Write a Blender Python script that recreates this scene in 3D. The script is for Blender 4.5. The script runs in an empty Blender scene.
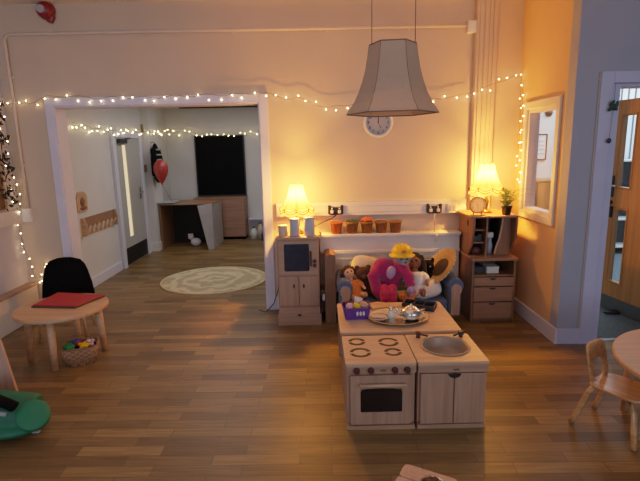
import bpy, bmesh, math, random
from mathutils import Vector, Matrix, Euler
random.seed(7)
PI = math.pi
scene = bpy.context.scene
COL = scene.collection

# ------------------------------------------------------------------ materials
def hexc(h):
    h = h.lstrip('#')
    v = [int(h[i:i+2], 16) / 255 for i in (0, 2, 4)]
    return tuple((c / 12.92 if c <= 0.04045 else ((c + 0.055) / 1.055) ** 2.4) for c in v) + (1,)

def base(name):
    m = bpy.data.materials.new(name); m.use_nodes = True
    nt = m.node_tree
    return m, nt, nt.nodes['Principled BSDF']

def N(nt, t, **kw):
    n = nt.nodes.new(t)
    for k, v in kw.items():
        setattr(n, k, v)
    return n

def mat(name, col, rough=0.6, var=0.12, scale=18, bump=0.0, metal=0.0, sheen=0.0, spec=0.5):
    m, nt, b = base(name)
    c = hexc(col) if isinstance(col, str) else tuple(col) + (1,)
    tc = N(nt, 'ShaderNodeTexCoord'); no = N(nt, 'ShaderNodeTexNoise')
    no.inputs['Scale'].default_value = scale; no.inputs['Detail'].default_value = 4
    nt.links.new(tc.outputs['Object'], no.inputs['Vector'])
    cr = N(nt, 'ShaderNodeValToRGB')
    cr.color_ramp.elements[0].position = 0.3; cr.color_ramp.elements[1].position = 0.7
    cr.color_ramp.elements[0].color = tuple(max(0, x * (1 - var)) for x in c[:3]) + (1,)
    cr.color_ramp.elements[1].color = tuple(min(1, x * (1 + var)) for x in c[:3]) + (1,)
    nt.links.new(no.outputs['Fac'], cr.inputs['Fac'])
    nt.links.new(cr.outputs['Color'], b.inputs['Base Color'])
    b.inputs['Roughness'].default_value = rough; b.inputs['Metallic'].default_value = metal
    b.inputs['Specular IOR Level'].default_value = spec
    if sheen: b.inputs['Sheen Weight'].default_value = sheen
    if bump:
        bp = N(nt, 'ShaderNodeBump'); bp.inputs['Strength'].default_value = bump
        bp.inputs['Distance'].default_value = 0.01
        n2 = N(nt, 'ShaderNodeTexNoise'); n2.inputs['Scale'].default_value = scale * 5
        nt.links.new(tc.outputs['Object'], n2.inputs['Vector'])
        nt.links.new(n2.outputs['Fac'], bp.inputs['Height'])
        nt.links.new(bp.outputs['Normal'], b.inputs['Normal'])
    return m

def wood(name, light, dark, axis='X', scale=1.0, rough=0.45):
    m, nt, b = base(name)
    tc = N(nt, 'ShaderNodeTexCoord'); mp = N(nt, 'ShaderNodeMapping')
    s = {'X': (1.2, 22, 22), 'Y': (22, 1.2, 22), 'Z': (22, 22, 1.2)}[axis]
    mp.inputs['Scale'].default_value = tuple(v * scale for v in s)
    no = N(nt, 'ShaderNodeTexNoise'); no.inputs['Scale'].default_value = 1.6
    no.inputs['Detail'].default_value = 6; no.inputs['Distortion'].default_value = 0.6
    cr = N(nt, 'ShaderNodeValToRGB')
    cr.color_ramp.elements[0].position = 0.3; cr.color_ramp.elements[1].position = 0.72
    cr.color_ramp.elements[0].color = hexc(dark); cr.color_ramp.elements[1].color = hexc(light)
    nt.links.new(tc.outputs['Object'], mp.inputs['Vector']); nt.links.new(mp.outputs['Vector'], no.inputs['Vector'])
    nt.links.new(no.outputs['Fac'], cr.inputs['Fac']); nt.links.new(cr.outputs['Color'], b.inputs['Base Color'])
    b.inputs['Roughness'].default_value = rough
    return m

def emis(name, col, strength):
    m, nt, b = base(name)
    c = hexc(col) if isinstance(col, str) else tuple(col) + (1,)
    b.inputs['Base Color'].default_value = c
    b.inputs['Emission Color'].default_value = c
    b.inputs['Emission Strength'].default_value = strength
    return m

def glass(name, tint=(1, 1, 1), refl=0.12):
    m = bpy.data.materials.new(name); m.use_nodes = True
    nt = m.node_tree; nt.nodes.clear()
    o = N(nt, 'ShaderNodeOutputMaterial'); mx = N(nt, 'ShaderNodeMixShader')
    t = N(nt, 'ShaderNodeBsdfTransparent'); g = N(nt, 'ShaderNodeBsdfGlossy')
    t.inputs['Color'].default_value = tuple(tint) + (1,); g.inputs['Roughness'].default_value = 0.03
    mx.inputs['Fac'].default_value = refl
    nt.links.new(t.outputs[0], mx.inputs[1]); nt.links.new(g.outputs[0], mx.inputs[2]); nt.links.new(mx.outputs[0], o.inputs[0])
    return m

def shade_cloth(name, col, trans=0.5, clear=0.0):
    m = bpy.data.materials.new(name); m.use_nodes = True
    nt = m.node_tree; nt.nodes.clear()
    o = N(nt, 'ShaderNodeOutputMaterial'); mx = N(nt, 'ShaderNodeMixShader')
    t = N(nt, 'ShaderNodeBsdfTranslucent'); g = N(nt, 'ShaderNodeBsdfDiffuse')
    tc = N(nt, 'ShaderNodeTexCoord'); no = N(nt, 'ShaderNodeTexNoise'); no.inputs['Scale'].default_value = 60
    cr = N(nt, 'ShaderNodeValToRGB'); c = hexc(col)
    cr.color_ramp.elements[0].color = tuple(x * 0.88 for x in c[:3]) + (1,); cr.color_ramp.elements[1].color = c
    nt.links.new(tc.outputs['Object'], no.inputs['Vector']); nt.links.new(no.outputs['Fac'], cr.inputs['Fac'])
    for s in (t, g): nt.links.new(cr.outputs['Color'], s.inputs['Color'])
    mx.inputs['Fac'].default_value = 1 - trans
    nt.links.new(t.outputs[0], mx.inputs[1]); nt.links.new(g.outputs[0], mx.inputs[2])
    tp = N(nt, 'ShaderNodeBsdfTransparent'); m2 = N(nt, 'ShaderNodeMixShader'); m2.inputs['Fac'].default_value = clear
    nt.links.new(mx.outputs[0], m2.inputs[1]); nt.links.new(tp.outputs[0], m2.inputs[2]); nt.links.new(m2.outputs[0], o.inputs[0])
    return m

def floor_mat():
    m, nt, b = base('wood_plank_vinyl')
    tc = N(nt, 'ShaderNodeTexCoord')
    br = N(nt, 'ShaderNodeTexBrick'); br.offset = 0.37; br.offset_frequency = 2; br.squash = 1
    br.inputs['Scale'].default_value = 1.0
    br.inputs['Brick Width'].default_value = 0.46; br.inputs['Row Height'].default_value = 0.084
    br.inputs['Mortar Size'].default_value = 0.002; br.inputs['Mortar Smooth'].default_value = 0.2
    br.inputs['Color1'].default_value = (0, 0, 0, 1); br.inputs['Color2'].default_value = (1, 1, 1, 1)
    br.inputs['Mortar'].default_value = (0.0, 0.0, 0.0, 1)
    mpr = N(nt, 'ShaderNodeMapping'); mpr.inputs['Rotation'].default_value = (0, 0, math.radians(1.0))
    nt.links.new(tc.outputs['Object'], mpr.inputs['Vector']); nt.links.new(mpr.outputs['Vector'], br.inputs['Vector'])
    cr = N(nt, 'ShaderNodeValToRGB')
    e = cr.color_ramp.elements
    e[0].position = 0.0; e[0].color = hexc('#695132'); e[1].position = 1.0; e[1].color = hexc('#987a4b')
    x = e.new(0.5); x.color = hexc('#81663e')
    nt.links.new(br.outputs['Color'], cr.inputs['Fac'])
    mp = N(nt, 'ShaderNodeMapping'); mp.inputs['Scale'].default_value = (1.5, 30, 1)
    no = N(nt, 'ShaderNodeTexNoise'); no.inputs['Scale'].default_value = 2.2; no.inputs['Detail'].default_value = 8
    no.inputs['Distortion'].default_value = 0.8
    nt.links.new(mpr.outputs['Vector'], mp.inputs['Vector']); nt.links.new(mp.outputs['Vector'], no.inputs['Vector'])
    c2 = N(nt, 'ShaderNodeValToRGB')
    c2.color_ramp.elements[0].position = 0.32; c2.color_ramp.elements[0].color = (0.62, 0.58, 0.53, 1)
    c2.color_ramp.elements[1].position = 0.66; c2.color_ramp.elements[1].color = (1.08, 1.08, 1.08, 1)
    nt.links.new(no.outputs['Fac'], c2.inputs['Fac'])
    mx = N(nt, 'ShaderNodeMix', data_type='RGBA', blend_type='MULTIPLY'); mx.inputs['Factor'].default_value = 0.9
    nt.links.new(cr.outputs['Color'], mx.inputs['A']); nt.links.new(c2.outputs['Color'], mx.inputs['B'])
    m3 = N(nt, 'ShaderNodeMix', data_type='RGBA', blend_type='MIX')
    nt.links.new(br.outputs['Fac'], m3.inputs['Factor']); nt.links.new(mx.outputs['Result'], m3.inputs['A'])
    m3.inputs['B'].default_value = hexc('#5c4429')
    nt.links.new(m3.outputs['Result'], b.inputs['Base Color'])
    b.inputs['Roughness'].default_value = 0.42; b.inputs['Specular IOR Level'].default_value = 0.45
    bp = N(nt, 'ShaderNodeBump'); bp.inputs['Strength'].default_value = 0.12; bp.inputs['Distance'].default_value = 0.004
    nt.links.new(no.outputs['Fac'], bp.inputs['Height']); nt.links.new(bp.outputs['Normal'], b.inputs['Normal'])
    return m

def rug_mat():
    m, nt, b = base('cream_woven_rug')
    tc = N(nt, 'ShaderNodeTexCoord'); wv = N(nt, 'ShaderNodeTexWave', wave_type='RINGS', rings_direction='Z')
    wv.inputs['Scale'].default_value = 1.5; wv.inputs['Distortion'].default_value = 7; wv.inputs['Detail'].default_value = 2
    wv.inputs['Detail Scale'].default_value = 3
    no = N(nt, 'ShaderNodeTexNoise'); no.inputs['Scale'].default_value = 5; no.inputs['Detail'].default_value = 5
    ad = N(nt, 'ShaderNodeMath', operation='MULTIPLY')
    nt.links.new(tc.outputs['Object'], wv.inputs['Vector']); nt.links.new(tc.outputs['Object'], no.inputs['Vector'])
    nt.links.new(wv.outputs['Fac'], ad.inputs[0]); nt.links.new(no.outputs['Fac'], ad.inputs[1])
    cr = N(nt, 'ShaderNodeValToRGB')
    cr.color_ramp.elements[0].position = 0.12; cr.color_ramp.elements[0].color = hexc('#b3a27c')
    cr.color_ramp.elements[1].position = 0.42; cr.color_ramp.elements[1].color = hexc('#cfc19c')
    nt.links.new(ad.outputs[0], cr.inputs['Fac']); nt.links.new(cr.outputs['Color'], b.inputs['Base Color'])
    b.inputs['Roughness'].default_value = 0.95
    return m

def wicker_mat(name, a, bcol, sx=40, sz=60):
    m, nt, b = base(name)
    tc = N(nt, 'ShaderNodeTexCoord'); mp = N(nt, 'ShaderNodeMapping'); mp.inputs['Scale'].default_value = (sx, sx, sz)
    ch = N(nt, 'ShaderNodeTexChecker'); ch.inputs['Scale'].default_value = 1
    ch.inputs['Color1'].default_value = hexc(a); ch.inputs['Color2'].default_value = hexc(bcol)
    nt.links.new(tc.outputs['Object'], mp.inputs['Vector']); nt.links.new(mp.outputs['Vector'], ch.inputs['Vector'])
    nt.links.new(ch.outputs['Color'], b.inputs['Base Color']); b.inputs['Roughness'].default_value = 0.7
    return m

M = dict(
    wall=mat('warm_white_wall_paint', '#cfbaa2', 0.85, 0.03, 3), wall_daytint=mat('daylight_tinted_wall_paint', '#9fa5b8', 0.85, 0.03, 3),  # cool wall colour has the bluish daylight mixed in
    wall_far=mat('pale_wall_paint', '#d0cdca', 0.85, 0.03, 3), wall_l=mat('daylight_lilac_wall_paint', '#c8c7d2', 0.85, 0.03, 3), wall_r=mat('lamplit_tan_wall_paint', '#d9b488', 0.85, 0.03, 3), frame_daytint=mat('daylight_tinted_frame', '#b9bfe0', 0.5, 0.03, 5), ceil=mat('ceiling_paint', '#d8d0c8', 0.9, 0.03, 4),  # lilac and blue tints carry daylight; tan is deepened for lamp glow
    white=mat('white_gloss_trim', '#d6d5e2', 0.45, 0.03, 6), panelw=mat('white_painted_board', '#dcd4cc', 0.6, 0.03, 5),
    plastic=mat('white_plastic', '#dcdad6', 0.4, 0.02, 8), floor=floor_mat(), rug=rug_mat(),
    carpet=mat('blue_grey_carpet', '#56646c', 0.95, 0.25, 40, 0.4), kick=mat('grey_kick_plate', '#4d565d', 0.5, 0.06, 8),
    beech=wood('pale_beech', '#b8937a', '#a07c66', 'Z'), beechx=wood('pale_beech_across', '#b8937a', '#a07c66', 'X'),
    topbeech=wood('beech_worktop', '#cfac8c', '#bb9678', 'X'), walnut=wood('brown_wood', '#8f6648', '#6f4c34', 'Z'),
    walnutx=wood('brown_wood_across', '#8f6648', '#6f4c34', 'X'), honeyd=wood('dark_oak_bead', '#a8743a', '#8a5a2a', 'Z'), honey=wood('honey_oak_door', '#b8834a', '#9c6b36', 'Z', 0.8, 0.4),
    beadw=wood('pale_oak_bead', '#e0b47c', '#c89a62', 'Z'), table=wood('birch_table', '#cfa781', '#b68c66', 'X'),
    bent=wood('amber_bentwood', '#dcae7c', '#bd8a56', 'Y', 1, 0.2), cabw=wood('mid_brown_board', '#a0775a', '#86604a', 'X'),
    ply=wood('pinkish_plywood', '#cba894', '#b8927e', 'Z'), greywood=wood('grey_board', '#8a8280', '#6d6462', 'Z'),
    black=mat('black_plastic', '#0c0c0d', 0.5, 0.05, 8), blackm=mat('matt_black', '#050506', 0.7, 0.1, 8, 0, 0, 0, 0.1), blackf=mat('black_fabric', '#0b0b0d', 0.95, 0.2, 60, 0.3, 0, 0, 0.1),
    screen=mat('dark_glass', '#060608', 0.15, 0.1, 3, 0, 0, 0, 0.3), ovenw=mat('brown_oven_glass', '#1d1310', 0.25, 0.2, 6), screenb=mat('navy_screen', '#161a2e', 0.3, 0.5, 16),
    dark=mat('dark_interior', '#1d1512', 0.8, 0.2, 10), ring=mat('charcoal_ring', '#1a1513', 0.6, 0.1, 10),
    knobred=mat('dark_red_brown_knob', '#4a211a', 0.5, 0.1, 10), silver=mat('polished_silver', '#d8d6d2', 0.22, 0.03, 6, 0, 1.0),
    chrome=mat('brushed_steel', '#a8a8a8', 0.3, 0.05, 12, 0, 1.0), gold=mat('gold_metal', '#b08a4a', 0.35, 0.05, 10, 0, 0.9),
    bowl=mat('tan_bowl', '#9c8874', 0.4, 0.04, 8, 0, 0.15), redd=mat('dark_red_plastic', '#7d0f1c', 0.4, 0.08, 8), red=mat('red_plastic', '#a3131c', 0.4, 0.08, 8),
    redpad=mat('red_vinyl', '#a8141c', 0.55, 0.06, 10), padedge=mat('dark_edge', '#4a3a2a', 0.7, 0.1, 10),
    balloon=mat('red_balloon', '#9c2c2a', 0.3, 0.06, 5), orange=mat('terracotta', '#b8602c', 0.7, 0.2, 30), brownpot=mat('brown_pot', '#8a5a34', 0.75, 0.25, 30),
    green=mat('leaf_green', '#7d9a3c', 0.6, 0.3, 40), greend=mat('succulent_green', '#4f6a38', 0.6, 0.3, 40),
    orangep=mat('orange_flowers', '#d9682c', 0.7, 0.2, 40), potblack=mat('black_pot', '#17120f', 0.5, 0.1, 12),
    flapc=mat('pale_cardboard', '#a39c9a', 0.8, 0.12, 3), bluegrey=mat('blue_grey_cylinder', '#a9b3c2', 0.5, 0.04, 8), creamc=mat('cream_cylinder', '#c9b8a0', 0.5, 0.06, 10),
    sofa=mat('blue_upholstery', '#4d5f7c', 0.9, 0.12, 50, 0.2, 0, 0.2), cream=mat('cream_cloth', '#d8c3a0', 0.9, 0.08, 20, 0.15),
    whitec=mat('white_cloth', '#d6d0cc', 0.9, 0.06, 20, 0.15), magenta=mat('magenta_plush', '#a30f58', 0.95, 0.2, 60, 0.5, 0, 0.3),
    pink=mat('hot_pink_plush', '#c41a4e', 0.95, 0.2, 60, 0.5, 0, 0.3), lav=mat('lavender_plush', '#b995b4', 0.95, 0.12, 50, 0.3),
    greyf=mat('pale_grey_plush', '#a89aa0', 0.95, 0.12, 50, 0.3), yellow=mat('yellow_plastic', '#e8b70a', 0.4, 0.06, 8), orangef=mat('orange_plush', '#e0762c', 0.9, 0.15, 40, 0.3),
    skin=mat('doll_peach_skin', '#d6a07c', 0.55, 0.04, 10), skind=mat('doll_brown_skin', '#8a5638', 0.55, 0.06, 10),
    hairb=mat('black_doll_hair', '#120d0c', 0.8, 0.3, 90, 0.6), hairbr=mat('brown_doll_hair', '#2c1a12', 0.8, 0.3, 90, 0.6), fur=mat('brown_teddy_fur', '#4a2e20', 0.95, 0.25, 70, 0.6),
    straw=mat('woven_straw', '#c09a5e', 0.85, 0.22, 70, 0.6), strawd=mat('dark_straw_band', '#46331f', 0.85, 0.3, 60, 0.5),
    purple=mat('purple_plastic', '#5b2f86', 0.5, 0.1, 12), wick=wicker_mat('wicker_weave', '#b58862', '#94684a'),
    teal=mat('green_nylon', '#156a4a', 0.6, 0.15, 8, 0.2), tealend=mat('green_nylon_end', '#19704a', 0.6, 0.1, 8), strapw=mat('grey_label', '#9aa3a0', 0.7, 0.1, 10),
    wire=mat('thin_wire', '#6b5a44', 0.6, 0.1, 10), cablew=mat('cream_cable', '#cdbfb2', 0.5, 0.05, 10),
    bulb=emis('warm_led', (1.0, 0.68, 0.32), 30), bulby=emis('yellow_led', (1.0, 0.76, 0.32), 26),
    shade=shade_cloth('cream_pleated_shade', '#e6c890', 0.27, 0.32), hang=shade_cloth('beige_linen_shade', '#c9b09a', 0.3),
    hangt=mat('brown_shade_trim', '#6e5a4a', 0.8, 0.1, 20), trim=mat('dark_braid', '#4c3518', 0.9, 0.1, 40), fringe=shade_cloth('cream_fringe', '#f2d4a0', 0.28, 0.30),
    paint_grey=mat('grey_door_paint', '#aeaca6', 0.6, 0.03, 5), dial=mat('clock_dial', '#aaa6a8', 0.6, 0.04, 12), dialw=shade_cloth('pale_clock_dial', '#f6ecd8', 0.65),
    glass=glass('clear_glass'), glass2=glass('door_glass', (0.9, 0.95, 1), 0.06), warmpane=emis('warm_lit_pane', (1.0, 0.78, 0.45), 0.75),
    leafd=mat('dark_leaves', '#1c1a12', 0.8, 0.3, 40), cork=mat('sepia_board', '#6e4f33', 0.9, 0.25, 14), blind=mat('white_blind', '#e8eef0', 0.7, 0.03, 5),
    blue=mat('blue_toy', '#2448a0', 0.5, 0.1, 10), greent=mat('green_toy', '#2c8a4a', 0.5, 0.1, 10), pinkt=mat('pale_pink', '#d8a0b0', 0.6, 0.1, 10),
    paper=mat('paper', '#d8d8d2', 0.8, 0.06, 10), greyk=mat('dark_grey_box', '#20242c', 0.5, 0.1, 10), cone=mat('brown_cone', '#5a3420', 0.8, 0.3, 40),
    brass=mat('aged_conduit', '#8a7650', 0.5, 0.1, 10),
)

# ------------------------------------------------------------------ mesh builder
class MB:
    def __init__(s): s.bm = bmesh.new()
    def _add(s, verts, faces, smooth=False, mtx=None):
        vs = [s.bm.verts.new(mtx @ Vector(v) if mtx else v) for v in verts]
        for f in faces:
            try:
                fc = s.bm.faces.new([vs[i] for i in f]); fc.smooth = smooth
            except ValueError: pass
        return s
    def box(s, x0, x1, y0, y1, z0, z1, mtx=None):
        v = [(x0,y0,z0),(x1,y0,z0),(x1,y1,z0),(x0,y1,z0),(x0,y0,z1),(x1,y0,z1),(x1,y1,z1),(x0,y1,z1)]
        return s._add(v, [(3,2,1,0),(4,5,6,7),(0,1,5,4),(1,2,6,5),(2,3,7,6),(3,0,4,7)], False, mtx)
    def lathe(s, prof, seg=24, c=(0,0,0), mtx=None, mod=None, smooth=True):
        vs, fs = [], []
        for (r, z) in prof:
            for k in range(seg):
                a = 2*PI*k/seg; rr = r*(mod(a, z) if mod else 1)
                vs.append((c[0]+rr*math.cos(a), c[1]+rr*math.sin(a), c[2]+z))
        for i in range(len(prof)-1):
            for k in range(seg):
                a, b = i*seg+k, i*seg+(k+1) % seg
                fs.append((a, b, b+seg, a+seg))
        s._add(vs, fs, smooth, mtx)
        return s
    def disc_cyl(s, r0, r1, z0, z1, seg=24, c=(0,0,0), mtx=None):
        vs, fs = [], []
        for (r, z) in ((r0, z0), (r1, z1)):
            for k in range(seg):
                a = 2*PI*k/seg; vs.append((c[0]+r*math.cos(a), c[1]+r*math.sin(a), c[2]+z))
        for k in range(seg): fs.append((k, (k+1) % seg, seg+(k+1) % seg, seg+k))
        s._add(vs, fs + [tuple(range(seg-1, -1, -1)), tuple(range(seg, 2*seg))], False, mtx)
        for f in s.bm.faces:
            if len(f.verts) == 4 and seg > 8: pass
        return s
    def rod(s, p, q, r0, r1=None, seg=12, smooth=True):
        p, q = Vector(p), Vector(q); d = q-p; r1 = r0 if r1 is None else r1
        mt = Matrix.Translation(p) @ d.to_track_quat('Z', 'Y').to_matrix().to_4x4()
        L = d.length
        vs, fs = [], []
        for (r, z) in ((r0, 0), (r1, L)):
            for k in range(seg):
                a = 2*PI*k/seg; vs.append((r*math.cos(a), r*math.sin(a), z))
        for k in range(seg): fs.append((k, (k+1) % seg, seg+(k+1) % seg, seg+k))
        n0 = len(s.bm.faces)
        s._add(vs, fs + [tuple(range(seg-1, -1, -1)), tuple(range(seg, 2*seg))], False, mt)
        s.bm.faces.ensure_lookup_table()
        for f in s.bm.faces[n0:]:
            if len(f.verts) == 4: f.smooth = smooth
        return s
    def tube(s, pts, r, seg=8, closed=False):
        pts = [Vector(p) for p in pts]; n = len(pts); vs, fs = [], []
        rr = r if callable(r) else (lambda t: r)
        for i, p in enumerate(pts):
            if closed: t = pts[(i+1) % n]-pts[i-1]
            else: t = pts[min(i+1, n-1)]-pts[max(i-1, 0)]
            t.normalize(); up = Vector((0,0,1)) if abs(t.z) < 0.9 else Vector((0,1,0))
            a = t.cross(up).normalized(); b = t.cross(a)
            for k in range(seg):
                an = 2*PI*k/seg; vs.append(p+(a*math.cos(an)+b*math.sin(an))*rr(i/max(1, n-1)))
        for i in range(n if closed else n-1):
            j = (i+1) % n
            for k in range(seg):
                fs.append((i*seg+k, i*seg+(k+1) % seg, j*seg+(k+1) % seg, j*seg+k))
        if not closed: fs += [tuple(range(seg)), tuple(range((n-1)*seg, n*seg))]
        return s._add(vs, fs, True)
    def ell(s, c, r, seg=16, rings=10, rot=None):
        if not hasattr(r, '__len__'): r = (r, r, r)
        mt = Matrix.Translation(c)
        if rot: mt = mt @ Euler(rot).to_matrix().to_4x4()
        vs, fs = [(0,0,r[2])], []
        for i in range(1, rings):
            ph = PI*i/rings
            for k in range(seg):
                a = 2*PI*k/seg; vs.append((r[0]*math.sin(ph)*math.cos(a), r[1]*math.sin(ph)*math.sin(a), r[2]*math.cos(ph)))
        vs.append((0,0,-r[2])); last = len(vs)-1
        for k in range(seg): fs.append((0, 1+k, 1+(k+1) % seg))
        for i in range(rings-2):
            for k in range(seg):
                a, b = 1+i*seg+k, 1+i*seg+(k+1) % seg
                fs.append((a, a+seg, b+seg, b))
        o = 1+(rings-2)*seg
        for k in range(seg): fs.append((last, o+(k+1) % seg, o+k))
        return s._add(vs, fs, True, mt)
    def prism(s, poly, d0, d1, plane='XZ', mtx=None, smooth=False):
        """extrude a 2-D outline; XZ -> along Y, YZ -> along X, XY -> along Z"""
        def P(u, v, d): return {'XZ': (u, d, v), 'YZ': (d, u, v), 'XY': (u, v, d)}[plane]
        n = len(poly); vs = [P(u, v, d0) for u, v in poly]+[P(u, v, d1) for u, v in poly]
        fs = [tuple(range(n)), tuple(range(2*n-1, n-1, -1))]+[(i, n+i, n+(i+1) % n, (i+1) % n) for i in range(n)]
        return s._add(vs, fs, smooth, mtx)
    def ring_plate(s, outer, inner, d0, d1, plane='XZ', mtx=None):
        """plate with a hole: outer and inner outlines with the same number of points"""
        def P(u, v, d): return {'XZ': (u, d, v), 'YZ': (d, u, v), 'XY': (u, v, d)}[plane]
        n = len(outer); vs = []
        for d in (d0, d1):
            vs += [P(u, v, d) for u, v in outer]+[P(u, v, d) for u, v in inner]
        fs = []
        for i in range(n):
            j = (i+1) % n
            fs += [(i, j, n+j, n+i), (2*n+j, 2*n+i, 3*n+i, 3*n+j), (j, i, 2*n+i, 2*n+j), (n+i, n+j, 3*n+j, 3*n+i)]
        return s._add(vs, fs, False, mtx)
    def build(s, name, m, parent=None, bevel=0.0, remesh=0.0, subsurf=0, smoothit=0, mats=None):
        bmesh.ops.recalc_face_normals(s.bm, faces=s.bm.faces[:])
        me = bpy.data.meshes.new(name); s.bm.to_mesh(me); s.bm.free()
        me.materials.append(m)
        o = bpy.data.objects.new(name, me); COL.objects.link(o)
        if parent: o.parent = parent
        if bevel:
            b = o.modifiers.new('bevel', 'BEVEL'); b.width = bevel; b.segments = 2; b.limit_method = 'ANGLE'; b.angle_limit = math.radians(40)
        if remesh:
            r = o.modifiers.new('remesh', 'REMESH'); r.mode = 'VOXEL'; r.voxel_size = remesh; r.use_smooth_shade = True
            sm = o.modifiers.new('smooth', 'SMOOTH'); sm.iterations = smoothit or 4; sm.factor = 0.5
        if subsurf:
            ss = o.modifiers.new('subd', 'SUBSURF'); ss.levels = subsurf; ss.render_levels = subsurf
        return o

def tag(o, label, cat, group=None, kind=None):
    o['label'] = label; o['category'] = cat
    if group: o['group'] = group
    if kind: o['kind'] = kind
    return o
def thing(name, label, cat, loc=(0,0,0), rz=0, group=None, scale=1):
    o = bpy.data.objects.new(name, None); COL.objects.link(o)
    o.empty_display_size = 0.05
    o.location = loc; o.rotation_euler = (0,0,rz); o.scale = (scale,)*3
    return tag(o, label, cat, group)
def struct(name, mb, m, parent=None, bevel=0.0):
    o = mb.build(name, m, parent, bevel)
    if not parent: o['kind'] = 'structure'
    return o
def dup(root, loc, rz=None, label=None, scale=None):
    r = root.copy(); COL.objects.link(r); r.location = loc
    if rz is not None: r.rotation_euler = (0,0,rz)
    if scale: r.scale = (scale,)*3
    if label: r['label'] = label
    for ch in list(root.children):
        c = ch.copy(); COL.objects.link(c); c.parent = r
        for g in list(ch.children):
            d = g.copy(); COL.objects.link(d); d.parent = c
    return r
def circ(cx, cy, rx, ry=None, n=32, a0=0, a1=2*PI):
    ry = rx if ry is None else ry
    return [(cx+rx*math.cos(a0+(a1-a0)*i/n), cy+ry*math.sin(a0+(a1-a0)*i/n)) for i in range(n)]
def rrect(x0, x1, y0, y1, r, n=5):
    p = []
    for cx, cy, a in ((x1-r, y1-r, 0), (x0+r, y1-r, PI/2), (x0+r, y0+r, PI), (x1-r, y0+r, 1.5*PI)):
        p += [(cx+r*math.cos(a+PI/2*i/n), cy+r*math.sin(a+PI/2*i/n)) for i in range(n+1)]
    return p
def text_mesh(mb, txt, size, mtx):
    cu = bpy.data.curves.new('t', 'FONT'); cu.body = txt; cu.size = size; cu.align_x = 'CENTER'; cu.align_y = 'CENTER'; cu.extrude = 0.0006
    o = bpy.data.objects.new('t', cu); COL.objects.link(o)
    me = bpy.data.meshes.new_from_object(o.evaluated_get(bpy.context.evaluated_depsgraph_get()))
    me.transform(mtx); mb.bm.from_mesh(me)
    bpy.data.objects.remove(o); bpy.data.curves.remove(cu); bpy.data.meshes.remove(me)

# ------------------------------------------------------------------ key planes
YB, XR, XL, YF, CZ = 4.62, 1.90, -2.93, 3.63, 2.93   # back wall, right wall, left wall, right door wall, ceiling
XB, YBB, CB = -2.76, 8.86, 2.42                        # side room: left wall, back wall, ceiling
DL, DR, DT = -2.465, -0.545, 2.03                      # wide doorway

# ------------------------------------------------------------------ the setting
struct('floor', MB().box(-3.1, 2.0, -2.6, 9.0, -0.05, 0).box(2.0, 5, -2.6, 3.69, -0.05, 0), M['floor'])
struct('floor_corridor', MB().box(2.0, 6.2, 3.69, 8.2, -0.05, 0.002), M['carpet'])
struct('trim_1', MB().box(2.2, 3.0, 3.655, 3.70, 0.0, 0.006), M['chrome'])
struct('ceiling', MB().box(-3.1, 5, -2.6, 4.77, CZ, CZ+0.05), M['ceil'])
struct('wall_back', MB().box(XL-0.15, DL-0.0, YB, YB+0.16, 0, CZ).box(DR, XR+0.1, YB, YB+0.16, 0, CZ).box(DL, DR, YB, YB+0.16, DT, CZ), M['wall'])
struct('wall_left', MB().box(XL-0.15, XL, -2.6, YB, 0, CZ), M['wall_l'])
# right wall with the window hole
WY0, WY1, WZ0, WZ1 = 3.86, 4.40, 1.0, 1.90
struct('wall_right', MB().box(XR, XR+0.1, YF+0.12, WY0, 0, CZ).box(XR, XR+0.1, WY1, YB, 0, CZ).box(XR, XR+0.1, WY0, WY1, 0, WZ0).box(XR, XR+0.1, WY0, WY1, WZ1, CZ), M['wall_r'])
struct('wall_front_right', MB().box(XR, 2.12, YF, YF+0.12, 0, CZ).box(2.95, 5, YF, YF+0.12, 0, CZ).box(2.12, 2.95, YF, YF+0.12, 2.06, CZ), M['wall_daytint'])
struct('wall_far_right', MB().box(5, 5.1, -2.6, YF+0.12, 0, CZ), M['wall_daytint'])
# rear wall behind the camera, with a wide window and a left opening added for the fill
struct('wall_rear', MB().box(-3.1, 5.1, -2.7, -2.6, 0, 0.8).box(-3.1, 5.1, -2.7, -2.6, 2.5, CZ).box(-3.1, -2.9, -2.7, -2.6, 0.8, 2.5).box(-1.0, 1.3, -2.7, -2.6, 0.8, 2.5).box(4.9, 5.1, -2.7, -2.6, 0.8, 2.5), M['wall'])

# side room beyond the wide doorway
struct('wall_side_room_left', MB().box(XB-0.1, XB, YB+0.16, YBB, 0, CB), M['wall_far'])
struct('wall_side_room_back', MB().box(XB-0.1, 0.1, YBB, YBB+0.1, 0, CB), M['wall_far'])
struct('wall_side_room_right', MB().box(-0.1, 0.0, YB+0.16, YBB, 0, CB), M['wall_far'])
struct('ceiling_side_room', MB().box(XB-0.1, 0.1, YB+0.16, YBB+0.1, CB, CB+0.05), M['ceil'])
struct('trim_2', MB().box(XB+0.28, -0.7, YBB-0.05, YBB, CB-0.07, CB-0.02), M['blackm'])
struct('baseboard_side_room', MB().box(XB, XB+0.02, YB+0.16, 6.40, 0, 0.12).box(XB, XB+0.02, 7.52, 7.62, 0, 0.12), M['white'], None, 0.004)
struct('trim_3', MB().box(XB, XB+0.12, 7.62, 8.05, 0, CB), M['wall_far'])                    # boxed column
struct('baseboard_column', MB().box(XB, XB+0.14, 7.60, 8.07, 0, 0.14), M['panelw'], None, 0.004)
# corridor
struct('wall_corridor_back', MB().box(2.0, 4.0, 7.2, 7.3, 0, 2.6).box(4.0, 6.2, 7.2, 7.3, 0, 0.9).box(4.0, 6.2, 7.2, 7.3, 2.5, 2.6), M['wall_far'])
struct('wall_corridor_right', MB().box(6.2, 6.3, YF+0.12, 7.3, 0, 2.6), M['wall_far'])
struct('ceiling_corridor', MB().box(2.0, 6.3, YF+0.12, 7.3, 2.6, 2.65), M['ceil'])

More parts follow.
